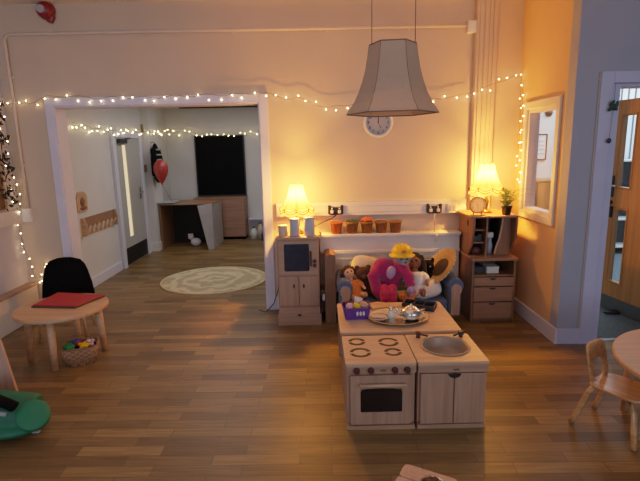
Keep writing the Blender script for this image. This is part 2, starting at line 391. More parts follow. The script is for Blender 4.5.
# wide doorway lining and architrave
tr = MB()
tr.box(DL-0.08, DL, YB-0.022, YB, 0, DT+0.08).box(DR, DR+0.085, YB-0.022, YB, 0, DT+0.08).box(DL, DR, YB-0.022, YB, DT, DT+0.08)
tr.box(DL, DL+0.012, YB-0.01, YB+0.17, 0, DT).box(DR-0.012, DR, YB-0.01, YB+0.17, 0, DT).box(DL, DR, YB-0.01, YB+0.17, DT-0.012, DT)
struct('trim_doorway', tr, M['white'], None, 0.004)

# skirtings
struct('baseboard_back', MB().box(XL, DL-0.08, YB-0.02, YB, 0, 0.13).box(DR+0.085, -0.02, YB-0.02, YB, 0, 0.13).box(1.34, XR, YB-0.02, YB, 0, 0.13), M['white'], None, 0.005)
struct('baseboard_right', MB().box(XR-0.02, XR, YF-0.02, YB-0.02, 0, 0.13), M['white'], None, 0.005)
struct('baseboard_front_right', MB().box(XR, 2.085, YF-0.02, YF, 0, 0.13), M['frame_daytint'], None, 0.005)
pb = MB().box(XL, XL+0.09, -2.0, YB-0.021, 0, 0.32)
struct('trim_4', pb, M['panelw'], None, 0.006)                                            # pipe boxing along the left wall
struct('trim_5', MB().box(XL, XL+0.10, -2.0, YB-0.021, 0.32, 0.345), M['beechx'], None, 0.004)

# cable trunking at socket height
struct('trim_6', MB().box(DR+0.13, 1.42, YB-0.05, YB, 0.955, 1.085).box(-0.40, 1.42, YB-0.055, YB-0.05, 1.045, 1.05).box(-0.4, 1.42, YB-0.055, YB-0.05, 0.985, 0.99), M['panelw'], None, 0.005)
struct('trim_7', MB().box(XL, XL+0.05, 1.0, YB, 0.95, 1.085).box(XL+0.05, XL+0.055, 1.0, YB, 0.985, 0.99).box(XL+0.05, XL+0.13, YB-0.045, YB, 0.955, 1.08), M['plastic'], None, 0.005)
# pillar of grouped vertical trunking right of the back wall
pl_ = MB().box(1.452, 1.64, YB-0.07, YB, 0.95, CZ)
for x in (1.475, 1.52, 1.565, 1.60): pl_.box(x, x+0.022, YB-0.082, YB-0.07, 0.95, CZ)
struct('trim_8', pl_, M['wall'], None, 0.004)
# conduit along the top of the back wall
cd = MB()
cd.tube([(-2.83, YB-0.018, 1.08), (-2.83, YB-0.018, 2.0), (-2.83, YB-0.018, 2.62), (-2.82, YB-0.018, 2.655), (-2.79, YB-0.018, 2.672), (-2, YB-0.018, 2.672), (0, YB-0.018, 2.668), (1.40, YB-0.018, 2.665)], 0.015, 8)
for x in (-2.4, -1.55, -0.75, 0.1, 0.85): cd.box(x-0.012, x+0.012, YB-0.02, YB, 2.640, 2.695)
for z in (1.5, 2.3): cd.box(-2.855, -2.805, YB-0.02, YB, z-0.012, z+0.012)
struct('trim_9', cd, M['cablew'])
tag(MB().box(1.375, 1.452, YB-0.06, YB, 2.60, 2.70).box(1.385, 1.445, YB-0.066, YB-0.06, 2.61, 2.69).build('junction_box', M['plastic'], None, 0.004),
    'white square junction box where the high conduit meets the vertical trunking', 'junction box')

# window in the right wall
w = struct('window_1', MB().ring_plate([(3.80, 0.935), (4.46, 0.935), (4.46, 1.965), (3.80, 1.965)], [(WY0, WZ0), (WY1, WZ0), (WY1, WZ1), (WY0, WZ1)], XR-0.022, XR, 'YZ'), M['panelw'], None, 0.006)
struct('window_frame', MB().ring_plate([(WY0, WZ0), (WY1, WZ0), (WY1, WZ1), (WY0, WZ1)], [(WY0+0.03, WZ0+0.03), (WY1-0.03, WZ0+0.03), (WY1-0.03, WZ1-0.03), (WY0+0.03, WZ1-0.03)], XR, XR+0.09, 'YZ'), M['white'], w)
struct('pane', MB().box(XR+0.045, XR+0.05, WY0+0.03, WY1-0.03, WZ0+0.03, WZ1-0.03), M['glass'], w)

# right doorway: frame and open leaf
df = MB()
df.box(2.075, 2.17, YF-0.025, YF, 0, 2.105).box(2.17, 2.95, YF-0.025, YF, 2.02, 2.105)
df.box(2.12, 2.235, YF, YF+0.13, 0, 2.06).box(2.235, 2.95, YF, YF+0.13, 1.995, 2.06)
struct('trim_door_shadow', MB().box(2.066, 2.075, YF-0.012, YF, 0, 2.105), M['paint_grey'])  # grey strip painted in as the shadow line beside the frame
struct('trim_door_frame', df, M['frame_daytint'], None, 0.004)
hinge = Vector((2.905, 3.75, 0)); free = Vector((2.772, 4.538, 0)); dv = (hinge-free).normalized(); W = (hinge-free).length
lm = Matrix(((dv.x, -dv.y, 0, free.x), (dv.y, dv.x, 0, free.y), (0, 0, 1, 0), (0, 0, 0, 1)))   # local x along leaf from free edge, local y = thickness
door = bpy.data.objects.new('door_1', None); COL.objects.link(door); door['kind'] = 'structure'; door.matrix_world = lm
# leaf as a plate with two tall vision holes
lf = MB(); T0, T1 = 0.0, 0.044
lf.box(0, 0.085, T0, T1, 0.008, 1.975).box(0.245, W, T0, T1, 0.008, 1.975)
for z0, z1 in ((0.008, 0.28), (0.985, 1.18), (1.84, 1.975)): lf.box(0.085, 0.245, T0, T1, z0, z1)
struct('leaf', lf, M['honey'], door)
for z0, z1 in ((0.28, 0.985), (1.18, 1.84)):
    bd = struct('bead', MB().ring_plate([(0.075, z0-0.01), (0.255, z0-0.01), (0.255, z1+0.01), (0.075, z1+0.01)], [(0.092, z0+0.008), (0.238, z0+0.008), (0.238, z1-0.008), (0.092, z1-0.008)], -0.006, T1+0.006, 'XZ'), M['honeyd'], door, 0.002)
    struct('pane', MB().box(0.1, 0.23, 0.018, 0.024, z0+0.015, z1-0.015), M['glass2'], bd)
struct('kick_plate', MB().box(0.004, W, -0.004, T1+0.004, 0.012, 0.135), M['kick'], door)
hp = struct('handle_plate', MB().box(0.015, 0.06, -0.01, 0, 1.09, 1.29), M['black'], door, 0.003)
struct('handle', MB().rod((0.038, -0.01, 1.20), (0.038, -0.06, 1.20), 0.011).tube([(0.038, -0.06, 1.20), (0.06, -0.062, 1.20), (0.13, -0.058, 1.195)], 0.010), M['chrome'], hp)
struct('lock', MB().box(0.02, 0.075, -0.028, 0, 0.90, 1.00).disc_cyl(0.02, 0.02, 0, 0.02, 12, (0.045, 0, 0), Matrix.Translation((0, -0.028, 1.04)) @ Matrix.Rotation(-PI/2, 4, 'X')), M['black'], hp)

# back left room door (grey, tall narrow lit pane)
dy0, dy1 = 6.46, 7.48
d2 = struct('door_2', MB().box(XB, XB+0.025, 6.54, 6.76, 0.01, 1.80).box(XB, XB+0.025, 6.90, 7.40, 0.01, 1.80).box(XB, XB+0.025, 6.76, 6.90, 0.01, 0.40).box(XB, XB+0.025, 6.76, 6.90, 1.70, 1.80), M['paint_grey'])
d2.name = 'door_2'
struct('door_frame', MB().box(XB, XB+0.04, 6.44, 6.54, 0, 1.88).box(XB, XB+0.04, 7.40, 7.50, 0, 1.88).box(XB, XB+0.04, 6.54, 7.40, 1.80, 1.88), M['white'], d2, 0.003)
struct('pane', MB().box(XB+0.004, XB+0.012, 6.76, 6.90, 0.40, 1.70), M['warmpane'], d2)
struct('kick_plate', MB().box(XB+0.025, XB+0.029, 6.56, 7.38, 0.02, 0.26), M['black'], d2)
struct('door_closer', MB().box(XB+0.025, XB+0.075, 6.60, 6.85, 1.72, 1.78).rod((XB+0.07, 6.8, 1.79), (XB+0.05, 7.05, 1.80), 0.008), M['greyk'], d2, 0.003)
struct('handle', MB().box(XB+0.025, XB+0.033, 7.27, 7.31, 0.9, 1.08).rod((XB+0.03, 7.29, 1.0), (XB+0.075, 7.29, 1.0), 0.01).rod((XB+0.075, 7.29, 1.0), (XB+0.075, 7.17, 1.0), 0.01), M['chrome'], d2)

# ------------------------------------------------------------------ things on the back wall
t = thing('fire_alarm_sounder', 'red round fire alarm sounder high on the back wall', 'fire alarm', (-2.42, YB, 2.865))
Mx = Matrix.Rotation(PI/2, 4, 'X')
MB().lathe([(0.0, 0), (0.075, 0), (0.08, 0.01), (0.075, 0.05), (0.05, 0.09), (0.0, 0.09)], 24, (0, 0, 0), Mx).build('body', M['redd'], t)
MB().prism([(-0.03, -0.02), (0.055, 0.03), (0.072, -0.06), (0.045, -0.11), (0.012, -0.105)], -0.055, 0).build('horn', M['redd'], t, 0.012)
MB().disc_cyl(0.036, 0.034, 0.085, 0.098, 20, (-0.012, 0, 0.0), Mx).build('sounder_disc', M['dial'], t)

# wall clock
t = thing('wall_clock', 'round white rimmed wall clock half hidden behind the hanging lampshade', 'clock', (0.571, YB, 1.825))
MB().lathe([(0.125, 0), (0.14, 0.005), (0.14, 0.03), (0.125, 0.04), (0.115, 0.03)], 36, (0, 0, 0), Mx).build('rim', M['plastic'], t)
MB().disc_cyl(0.125, 0.12, 0.0, 0.022, 36, (0, 0, 0), Mx).build('dial', M['dial'], t)
nm = MB()
for k in range(1, 13):
    a = PI/2-2*PI*k/12
    text_mesh(nm, str(k), 0.034, Matrix.Translation((0.092*math.cos(a), -0.0232, 0.092*math.sin(a))) @ Matrix.Rotation(PI/2, 4, 'X'))
nm.build('numerals', M['blackm'], t)
MB().prism([(-0.004, -0.01), (0.004, -0.01), (0.003, 0.075), (-0.003, 0.075)], -0.027, -0.025).prism([(-0.005, 0.005), (0.0, -0.005), (0.028, -0.05), (0.022, -0.052)], -0.029, -0.027).build('hands', M['blackm'], t)

# sockets with black surrounds
def socket(x, z, label):
    t = thing('double_socket', label, 'socket', (x, YB-0.055, z), 0, 'black double sockets on the trunking')
    MB().prism([(-0.074, -0.035), (-0.05, -0.045), (0.05, -0.045), (0.074, -0.035), (0.074, 0.05), (0.05, 0.05), (0.044, 0.03), (-0.044, 0.03), (-0.05, 0.05), (-0.074, 0.05)], -0.016, 0).build('surround', M['black'], t, 0.004)
    for s in (-1, 1):
        MB().prism(rrect(s*0.036-0.014, s*0.036+0.014, -0.026, 0.004, 0.006), -0.045, -0.016).build('plug', M['plastic'], t, 0.004)
        MB().box(s*0.036-0.006, s*0.036+0.006, -0.02, -0.016, 0.012, 0.024).build('switch', M['plastic'], t)
    return t
socket(0.157, 1.008, 'black double socket with white plugs on the trunking above the left terracotta pots')
socket(1.108, 1.003, 'black double socket with white plugs on the trunking left of the right table lamp')
t = thing('light_switch_plate', 'white switch plate on the trunking beside the right table lamp', 'switch', (1.285, YB-0.055, 1.005))
MB().prism(rrect(-0.048, 0.048, -0.045, 0.045, 0.008), -0.014, 0).build('plate', M['plastic'], t, 0.003)
for s in (-1, 1): MB().box(s*0.022-0.012, s*0.022+0.012, -0.020, -0.014, -0.02, 0.02).build('rocker', M['creamc'], t, 0.002)
tag(MB().tube([(0.16, YB-0.09, 0.965), (0.12, YB-0.10, 0.935), (0.03, YB-0.10, 0.90), (-0.05, YB-0.10, 0.86), (-0.09, YB-0.12, 0.83)], 0.005).build('lamp_flex', M['black']), 'black flex running from the left socket down to the lamp on the play microwave cabinet', 'cable')
tag(MB().tube([(1.108, YB-0.09, 0.96), (1.11, YB-0.08, 0.88), (1.105, YB-0.10, 0.80), (1.11, YB-0.19, 0.77), (1.10, YB-0.19, 0.70)], 0.005).build('hanging_flex', M['cablew']), 'pale cable hanging from the right socket over the white ledge', 'cable')

# boxed radiator cover / ledge behind the sofa
t = thing('radiator_cover', 'long white boxed radiator cover with a ledge behind the small blue sofa', 'radiator cover', (0, 0, 0))
MB().box(-0.005, 1.345, 4.44, YB-0.022, 0.765, 0.79).build('ledge', M['panelw'], t, 0.004)
MB().box(0.0, 1.34, 4.475, YB-0.024, 0, 0.765).build('front_panel', M['panelw'], t)
rb = MB().box(0.0, 1.34, 4.455, 4.475, 0.60, 0.63)
for x0, x1 in ((0.10, 0.62), (0.70, 1.24)): rb.ring_plate([(x0, 0.2), (x1, 0.2), (x1, 0.56), (x0, 0.56)], [(x0+0.02, 0.22), (x1-0.02, 0.22), (x1-0.02, 0.54), (x0+0.02, 0.54)], 4.463, 4.475)
rb.build('moulding', M['panelw'], t, 0.003)

# pots on the ledge
GP = 'small pots in a row on the white ledge'
pot_labels = ['plain bright orange pot, first from the left in the row on the white ledge',
              'brown pot holding a green succulent, in the row on the white ledge',
              'brown pot topped with orange flowers, middle of the row on the white ledge',
              'brown pot with only bare soil, between the orange flowered pot and the last pot',
              'plain brown pot at the right end of the row on the white ledge']
for i, px in enumerate((0.161, 0.313, 0.453, 0.592, 0.728)):
    t = thing('plant_pot', pot_labels[i], 'pot', (px, 4.51, 0.79), 0, GP)
    hh = 0.112
    pm = M['orange'] if i in (0,) else M['brownpot']
    MB().lathe([(0.0, 0), (0.046, 0), (0.057, hh-0.02), (0.061, hh-0.02), (0.062, hh), (0.053, hh), (0.050, hh-0.012), (0, hh-0.012)], 24).build('pot', pm, t)
    if i == 1:
        lv = MB()
        for k in range(26):
            a = k*2.4; r = 0.045*math.sqrt(k/26); q = Vector((r*math.cos(a), r*math.sin(a), hh-0.012))
            lv.rod(q, q+Vector((0.5*r*math.cos(a), 0.5*r*math.sin(a), 0.045-r*0.4)), 0.009, 0.001, 6)
        lv.build('succulent', M['greend'], t)
    elif i == 2:
        lv = MB()
        for k in range(30):
            a = k*2.4; r = 0.05*math.sqrt(k/30)
            lv.ell((r*math.cos(a), r*math.sin(a), hh+0.01+0.022*math.cos(r*30)), 0.012, 8, 6)
        lv.build('flowers', M['orangep'], t)
    elif i == 3:
        MB().disc_cyl(0.05, 0.048, hh-0.014, hh-0.004, 20).build('soil', M['cone'], t)

# ------------------------------------------------------------------ table lamps
def make_lamp(loc, label):
    t = thing('table_lamp', label, 'lamp', loc, 0, 'lit table lamps with scalloped cream shades')
    MB().lathe([(0, 0), (0.055, 0), (0.06, 0.012), (0.035, 0.03), (0.018, 0.045), (0.026, 0.08), (0.03, 0.11), (0.016, 0.14), (0.012, 0.26), (0, 0.26)], 24).build('base', M['gold'], t)
    pleat = lambda a, z: 1+0.012*math.cos(a*40)
    sh = MB().lathe([(0.058, 0.455), (0.06, 0.45), (0.068, 0.41), (0.080, 0.36), (0.098, 0.31), (0.124, 0.265), (0.148, 0.24)], 160, (0, 0, 0), None, pleat).build('shade', M['shade'], t)
    fr = MB()
    n = 192; vs = []; fs = []
    for k in range(n):
        a = 2*PI*k/n; sc = abs(math.sin(4*a))
        for r, z in ((0.146, 0.243), (0.153, 0.225), (0.154, 0.200-0.0), (0.153, 0.188-0.018*sc)): vs.append((r*math.cos(a), r*math.sin(a), z))
    for k in range(n):
        for j in range(3): fs.append((k*4+j, ((k+1) % n)*4+j, ((k+1) % n)*4+j+1, k*4+j+1))
    fr._add(vs, fs, True).build('skirt', M['fringe'], t)
    tm = MB()
    for off in (0.0, 0.022):
        pts = []
        for k in range(128):
            a = 2*PI*k/128; sc = abs(math.sin(4*a))
            pts.append((0.156*math.cos(a), 0.156*math.sin(a), 0.242-off-0.026*sc))
        tm.tube(pts, 0.0036, 6, True)
    for k in range(8):
        a = 2*PI*k/8
        tm.tube([(r*1.015*math.cos(a), r*1.015*math.sin(a), z) for r, z in ((0.059, 0.452), (0.068, 0.41), (0.080, 0.36), (0.098, 0.31), (0.124, 0.265), (0.15, 0.24))], 0.0019, 5)
        tm.ell((0.156*math.cos(a), 0.156*math.sin(a), 0.222), (0.006, 0.006, 0.014), 8, 6)
    tm.tube([(0.059*math.cos(2*PI*k/40), 0.059*math.sin(2*PI*k/40), 0.455) for k in range(40)], 0.0025, 6, True)
    tm.build('trim', M['trim'], t)
    MB().rod((0, 0, 0.26), (0, 0, 0.30), 0.014).build('bulb_holder', M['gold'], t)
    L = bpy.data.lights.new('lamp_bulb_light', 'POINT'); L.energy = LAMP_E; L.color = (1.0, 0.375, 0.046); L.shadow_soft_size = 0.028
    lo = bpy.data.objects.new('lamp_bulb_light', L); COL.objects.link(lo); lo.location = (loc[0], loc[1], loc[2]+0.355)
    return t
LAMP_E = 104
make_lamp((-0.207, 4.36, 0.825), 'lit table lamp with scalloped shade standing on the play microwave cabinet')
make_lamp((1.535, 4.36, 0.978), 'lit table lamp with scalloped shade behind the small clock on the dressing cabinet')

# ------------------------------------------------------------------ hanging lampshade
t = thing('hanging_lampshade', 'large beige bell shaped panelled lampshade hanging from two cords', 'lampshade', (0.382, 2.5, 1.765))
prof = [(0.232, 0.0), (0.226, 0.012), (0.198, 0.05), (0.172, 0.10), (0.150, 0.16), (0.134, 0.22), (0.124, 0.28), (0.118, 0.325), (0.116, 0.335)]
hm = MB(); n = 6; a0 = math.radians(-8); vs = []; fs = []
for (r, z) in prof:
    for k in range(n):
        a = a0+2*PI*k/n; vs.append((r*math.cos(a), r*math.sin(a), z))
for i in range(len(prof)-1):
    for k in range(n): fs.append((i*n+k, i*n+(k+1) % n, (i+1)*n+(k+1) % n, (i+1)*n+k))
hm._add(vs, fs).build('shade', M['hang'], t)
sm = MB()
for k in range(n):
    a = a0+2*PI*k/n; sm.tube([(r*1.004*math.cos(a), r*1.004*math.sin(a), z) for r, z in prof], 0.0013, 5)
sm.build('seams', M['hangt'], t)
for z, r in ((0.0, 0.232), (0.335, 0.116)):
    MB().tube([(r*math.cos(a0+2*PI*k/n+e), r*math.sin(a0+2*PI*k/n+e), z) for k in range(n) for e in (0,)], 0.003, 6, True).build('edge_trim', M['hangt'], t)
for sx in (-0.107, 0.107): MB().rod((sx, -0.02, 0.332), (sx*0.98, -0.02, CZ-1.765), 0.0022, None, 6).build('cord', M['hangt'], t)
MB().rod((-0.112, -0.02, 0.332), (0.112, -0.02, 0.332), 0.003, None, 6).build('carrier_bar', M['hangt'], t)

# ------------------------------------------------------------------ play microwave cabinet
t = thing('play_microwave_cabinet', 'pale wooden play cabinet with a microwave on top of two doors', 'play cabinet', (-0.2, 4.17, 0))
B = M['beech']
MB().box(-0.188, 0.188, 0, 0.40, 0.10, 0.80).build('carcass', B, t, 0.004)
MB().box(-0.198, 0.198, -0.012, 0.41, 0.80, 0.825).build('top', M['beechx'], t, 0.005)
MB().box(-0.200, 0.200, -0.016, 0.40, 0.0, 0.10).build('plinth', M['beechx'], t, 0.005)
d = MB().box(-0.178, 0.178, -0.016, 0, 0.475, 0.79).build('microwave_front', M['beechx'], t, 0.004)
MB().prism(rrect(-0.125, 0.100, 0.515, 0.765, 0.012), -0.022, -0.016).build('microwave_window', M['screenb'], d, 0.003)
MB().box(-0.005+0.11, 0.122, -0.034, -0.016, 0.56, 0.70).build('microwave_handle', M['knobred'], d, 0.004)
for z in (0.605, 0.565): MB().disc_cyl(0.018, 0.015, 0.016, 0.036, 16, (0.148, 0, 0), Matrix.Translation((0, 0, z)) @ Mx).build('knob', M['knobred'], d)
for s in (-1, 1):
    d = MB().box(min(s*0.003, s*0.178), max(s*0.003, s*0.178), -0.016, 0, 0.185, 0.462).build('door', B, t, 0.004)
    MB().prism(circ(s*0.045, 0.375, 0.008, 0.022, 16), -0.018, -0.0155).build('finger_slot', M['dark'], d)
d = MB().box(-0.188, 0.188, -0.020, 0, 0.03, 0.172).build('drawer', M['beechx'], t, 0.004)
MB().prism(circ(0, 0.10, 0.018, 0.009, 16), -0.022, -0.0195).build('finger_slot', M['dark'], d)

CG = 'cylinders on the play microwave cabinet'
for (x, h, r, mt, nm_, lb) in ((-0.333, 0.100, 0.042, 'creamc', 'canister', 'short cream cylinder at the left on the play microwave cabinet'),
                       (-0.227, 0.160, 0.044, 'bluegrey', 'canister', 'tall blue grey cylinder in the middle of the play microwave cabinet top'),
                       (-0.094, 0.167, 0.048, 'bluegrey', 'canister', 'tallest blue grey cylinder at the right edge of the play microwave cabinet')):
    t = thing(nm_, lb, 'canister', (x, 4.235, 0.825), 0, CG)
    MB().lathe([(0, 0), (r-0.003, 0), (r, 0.004), (r, h-0.012), (r-0.001, h-0.011)], 28).build('body', M[mt], t)
    MB().lathe([(r-0.001, h-0.011), (r+0.0015, h-0.011), (r+0.0015, h-0.002), (r-0.002, h), (0, h)], 28).build('lid', M[mt], t)

# brown upright panel with a rounded top, left of the sofa
t = thing('wooden_upright', 'brown wooden upright with a rounded top between play cabinet and blue sofa', 'upright', (0.087, 4.19, 0))
MB().prism([(-0.05, 0), (0.05, 0), (0.05, 0.625)]+[(0.05*math.cos(a), 0.625+0.032*math.sin(a)) for a in [PI*k/10 for k in range(1, 10)]]+[(-0.05, 0.625)], 0, 0.26).build('panel', M['walnut'], t, 0.006)
MB().box(-0.09, -0.05, 0.05, 0.24, 0.28, 0.30).build('side_bracket', M['walnutx'], t, 0.004)
t = thing('power_plug', 'small white plug low on the brown wooden upright', 'plug', (0.025, 4.24, 0.24))
MB().box(-0.012, 0.0115, -0.02, 0.02, -0.03, 0.03).build('plug_body', M['plastic'], t, 0.005)
MB().rod((-0.0, 0.0, -0.02), (-0.004, 0.0, -0.235), 0.004, None, 8).build('flex', M['black'], t)

# ------------------------------------------------------------------ dressing cabinet (right)
t = thing('dressing_cabinet', 'brown wooden dressing cabinet with curved hutch, mirror and drawers beside the right wall', 'cabinet', (1.55, 4.13, 0))
Wd = M['walnut']; Wx = M['cabw']
x0, x1 = -0.19, 0.205
cz = 0.60
MB().box(x0, x0+0.02, 0, 0.44, 0, cz-0.02).box(x1-0.02, x1, 0, 0.44, 0, cz-0.02).box(x0+0.02, x1-0.02, 0.42, 0.44, 0, cz-0.02).box(x0+0.02, x1-0.02, 0.01, 0.42, 0.43, 0.445).box(x0+0.02, x1-0.02, 0.02, 0.42, 0, 0.04).build('carcass', Wd, t, 0.003)
MB().box(x0-0.01, x1+0.01, -0.015, 0.44, cz-0.02, cz+0.004).build('counter', Wx, t, 0.004)
for z0, z1 in ((0.345, 0.425), (0.200, 0.335), (0.035, 0.190)):
    d = MB().box(x0+0.022, x1-0.022, -0.004, 0.012, z0, z1).build('drawer', Wx, t, 0.003)
    MB().prism([(0.03*math.cos(PI+PI*k/10), z1-0.006+0.016*math.sin(PI+PI*k/10)) for k in range(11)], -0.006, -0.003).build('finger_slot', M['dark'], d)
# hutch
zt = 0.965
def side(xa, xb, nm):
    prof = [(0.0, cz+0.004), (0.43, cz+0.004), (0.43, zt), (0.0, zt)]
    pr = [(0.16, cz+0.004), (0.44, cz+0.004), (0.44, zt), (0.02, zt), (0.012, 0.93), (0.015, 0.86), (0.035, 0.78), (0.08, 0.69)]
    return MB().prism(pr, xa, xb, 'YZ').build(nm, Wd, t, 0.003)
side(x0, x0+0.018, 'hutch_side'); side(x1-0.018, x1, 'hutch_side')
MB().box(x0-0.035, x1+0.005, -0.0, 0.44, zt, zt+0.018).build('hutch_top', M['cabw'], t, 0.004)
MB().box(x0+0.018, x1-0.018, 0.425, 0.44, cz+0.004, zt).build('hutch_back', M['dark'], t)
MB().box(-0.058, -0.044, 0.06, 0.424, cz+0.004, zt).build('divider', Wd, t)
for z in (0.72, 0.835): MB().box(x0+0.018, -0.058, 0.10, 0.424, z, z+0.012).build('hutch_shelf', Wx, t, 0.002)
MB().prism([(0.105, zt), (x1-0.018, zt), (x1-0.018, cz+0.004), (0.045, cz+0.004), (0.06, 0.68), (0.085, 0.76), (0.10, 0.85), (0.108, 0.93)], 0.12, 0.135).build('curved_fascia', Wd, t, 0.003)
MB().tube([(0.105, 0.122, zt-0.003), (0.108, 0.122, 0.93), (0.10, 0.122, 0.85), (0.085, 0.122, 0.76), (0.06, 0.122, 0.68), (0.045, 0.122, cz+0.01)], 0.009, 8).build('fascia_edge', M['topbeech'], t)
MB().box(-0.044, 0.10, 0.40, 0.424, cz+0.03, zt-0.01).build('mirror', mat('mirror_silver', '#9fb0c4', 0.12, 0.02, 4, 0, 0.7), t)
MB().prism(circ(0.17, 0.90, 0.026, 0.03, 20), x0-0.0015, x0+0.001, 'YZ').build('finger_hole', M['dark'], t)
# things stored in it
tag(MB().box(1.395, 1.435, 4.24, 4.34, 0.732, 0.79).box(1.44, 1.48, 4.26, 4.36, 0.732, 0.80).build('toy_cassette_box', M['greyk'], None, 0.004), 'dark boxed toy on the middle shelf of the dressing cabinet', 'toy')
t = thing('toy_handbag', 'dark red toy handbag at the bottom of the dressing cabinet hutch', 'bag', (1.43, 4.27, cz+0.004))
MB().ell((0, 0, 0.042), (0.05, 0.035, 0.042)).build('bag_body', M['knobred'], t)
MB().tube([(0.03*math.cos(PI*k/10), 0, 0.075+0.026*math.sin(PI*k/10)) for k in range(11)], 0.004, 6).build('strap', M['black'], t)
t = thing('toy_hairdryer', 'pale blue grey toy in front of the dressing cabinet mirror', 'toy', (1.575, 4.33, cz+0.004))
MB().lathe([(0, 0), (0.03, 0), (0.032, 0.08), (0.02, 0.11), (0.018, 0.15), (0, 0.15)], 16).build('bottle_body', M['bluegrey'], t)
MB().box(-0.045, 0.03, -0.02, 0.02, 0.15, 0.20).build('nozzle', M['plastic'], t, 0.008)
t = thing('shelf_box', 'white paper box in the open compartment of the dressing cabinet', 'box', (1.572, 4.20, 0.445))
MB().box(-0.055, 0.055, 0, 0.12, 0, 0.05).build('box_body', M['paper'], t, 0.003)
MB().box(-0.058, 0.058, -0.003, 0.123, 0.05, 0.062).build('lid', M['paper'], t, 0.003)
tag(MB().box(1.40, 1.50, 4.22, 4.36, 0.445, 0.50).box(1.41, 1.49, 4.23, 4.35, 0.50, 0.508).build('dark_tin', M['greyk'], None, 0.006), 'dark flat tin left of the white paper box in the dressing cabinet', 'tin')

# round mantel clock, plant
t = thing('table_clock', 'small round gold rimmed clock standing on the dressing cabinet', 'clock', (1.422, 4.24, zt+0.018))
R = 0.076
MB().lathe([(R-0.008, -0.012), (R, -0.014), (R, 0.014), (R-0.008, 0.016)], 36, (0, 0, 0), Matrix.Translation((0, 0, R+0.012)) @ Mx).build('rim', M['gold'], t)
MB().disc_cyl(R-0.004, R-0.004, -0.008, 0.006, 36, (0, 0, 0), Matrix.Translation((0, 0, R+0.012)) @ Mx).build('dial', M['dialw'], t)
nm = MB()
for k in range(1, 13):
    a = PI/2-2*PI*k/12
    text_mesh(nm, str(k), 0.017, Matrix.Translation((0.056*math.cos(a), -0.007, R+0.012+0.056*math.sin(a))) @ Matrix.Rotation(PI/2, 4, 'X'))
nm.build('numerals', M['trim'], t)
MB().rod((0, -0.009, R+0.012), (0.0, -0.009, R-0.028), 0.002, 0.001, 6).rod((0, -0.009, R+0.012), (-0.018, -0.009, R+0.036), 0.002, 0.001, 6).build('hands', M['trim'], t)
for s in (-1, 1): MB().rod((s*0.035, 0, 0.0), (s*0.03, 0, 0.03), 0.006).build('foot', M['gold'], t)
t = thing('potted_fern', 'leafy green fern in a black pot on the dressing cabinet', 'plant', (1.668, 4.20, zt+0.018))
MB().lathe([(0, 0), (0.034, 0), (0.042, 0.062), (0.047, 0.063), (0.048, 0.085), (0.04, 0.085), (0.038, 0.07), (0, 0.07)], 24).build('pot', M['potblack'], t)
fr = MB(); rnd = random.Random(3)
for k in range(44):
    a = rnd.uniform(0, 2*PI); ln = rnd.uniform(0.09, 0.22); rise = rnd.uniform(0.05, 0.15); pts = []
    if math.sin(a) > 0: ln *= 0.6
    if math.cos(a) < -0.2 and math.sin(a) > -0.35: ln *= 0.5
    for j in range(7):
        u = j/6; pts.append(Vector((math.cos(a)*ln*u, math.sin(a)*ln*u, 0.07+rise*math.sin(u*PI*0.62)*1.1)))
    fr.tube(pts, 0.0012, 4)
    for j in range(1, 7):
        p = pts[j]; dirv = (pts[j]-pts[j-1]).normalized(); sd = dirv.cross(Vector((0, 0, 1))).normalized(); L = 0.028*(1.15-j/6*0.6)
        for s in (-1, 1):
            tip = p+sd*s*L+dirv*L*0.6; w_ = dirv*0.005
            fr._add([p-w_, p+w_, tip, ], [(0, 1, 2)])
fr.build('fronds', M['green'], t)

# ------------------------------------------------------------------ sofa with cushions, dolls
t = thing('childs_sofa', 'small blue upholstered sofa with pale wooden arm fronts against the radiator cover', 'sofa', (0.692, 3.95, 0))
SB = M['sofa']
MB().box(-0.42, 0.42, 0.02, 0.40, 0.14, 0.27).build('seat', SB, t, 0.03)
MB().prism([(0.33, 0.2), (0.48, 0.2), (0.485, 0.52), (0.44, 0.56), (0.385, 0.53)], -0.42, 0.42, 'YZ').build('backrest', SB, t, 0.03)
for s in (-1, 1):
    c = s*0.475
    pr = [(c-0.052, 0.13), (c+0.052, 0.13), (c+0.052, 0.36)]+[(c+s*0.008+0.066*math.cos(a), 0.40+0.066*math.sin(a)) for a in [-0.5+(PI+1.0)*k/14 for k in range(15)]]+[(c-0.052, 0.36)]
    ar = MB().prism(pr, 0.012, 0.47).build('arm', SB, t, 0.012)
    pr2 = [((x-c)*0.72+c, (z-0.30)*0.84+0.285) for x, z in pr]
    MB().prism(pr2, -0.004, 0.012).build('arm_front', M['beech'], ar, 0.004)
    for y in (0.05, 0.42): MB().rod((s*0.45, y, 0), (s*0.45, y, 0.14), 0.018, 0.024).build('leg', M['walnut'], t)

# cushions behind the dolls
def cushion(nm, label, loc, rot, size, m):
    o = MB().ell((0, 0, 0), (1, 1, 1), 24, 14)
    for v in o.bm.verts:
        x, y, z = v.co; e = 0.55
        f = lambda u: math.copysign(abs(u)**e, u)
        rr = max(abs(f(x)), abs(f(z)))
        v.co = Vector((f(x)*size[0], y*size[1], f(z)*size[2]))
    ob = o.build(nm, m, None); ob.location = loc; ob.rotation_euler = rot
    return tag(ob, label, 'cushion')
cushion('cream_cushion', 'cream cushion leaning on the sofa back behind the baby doll', (0.47, 4.27, 0.47), (-0.30, 0.28, 0.1), (0.20, 0.055, 0.13), M['cream'])
cushion('white_cushion', 'white cushion at the right of the sofa beside the white dressed doll', (0.955, 4.07, 0.345), (-0.9, -0.35, -0.2), (0.115, 0.04, 0.085), M['whitec'])

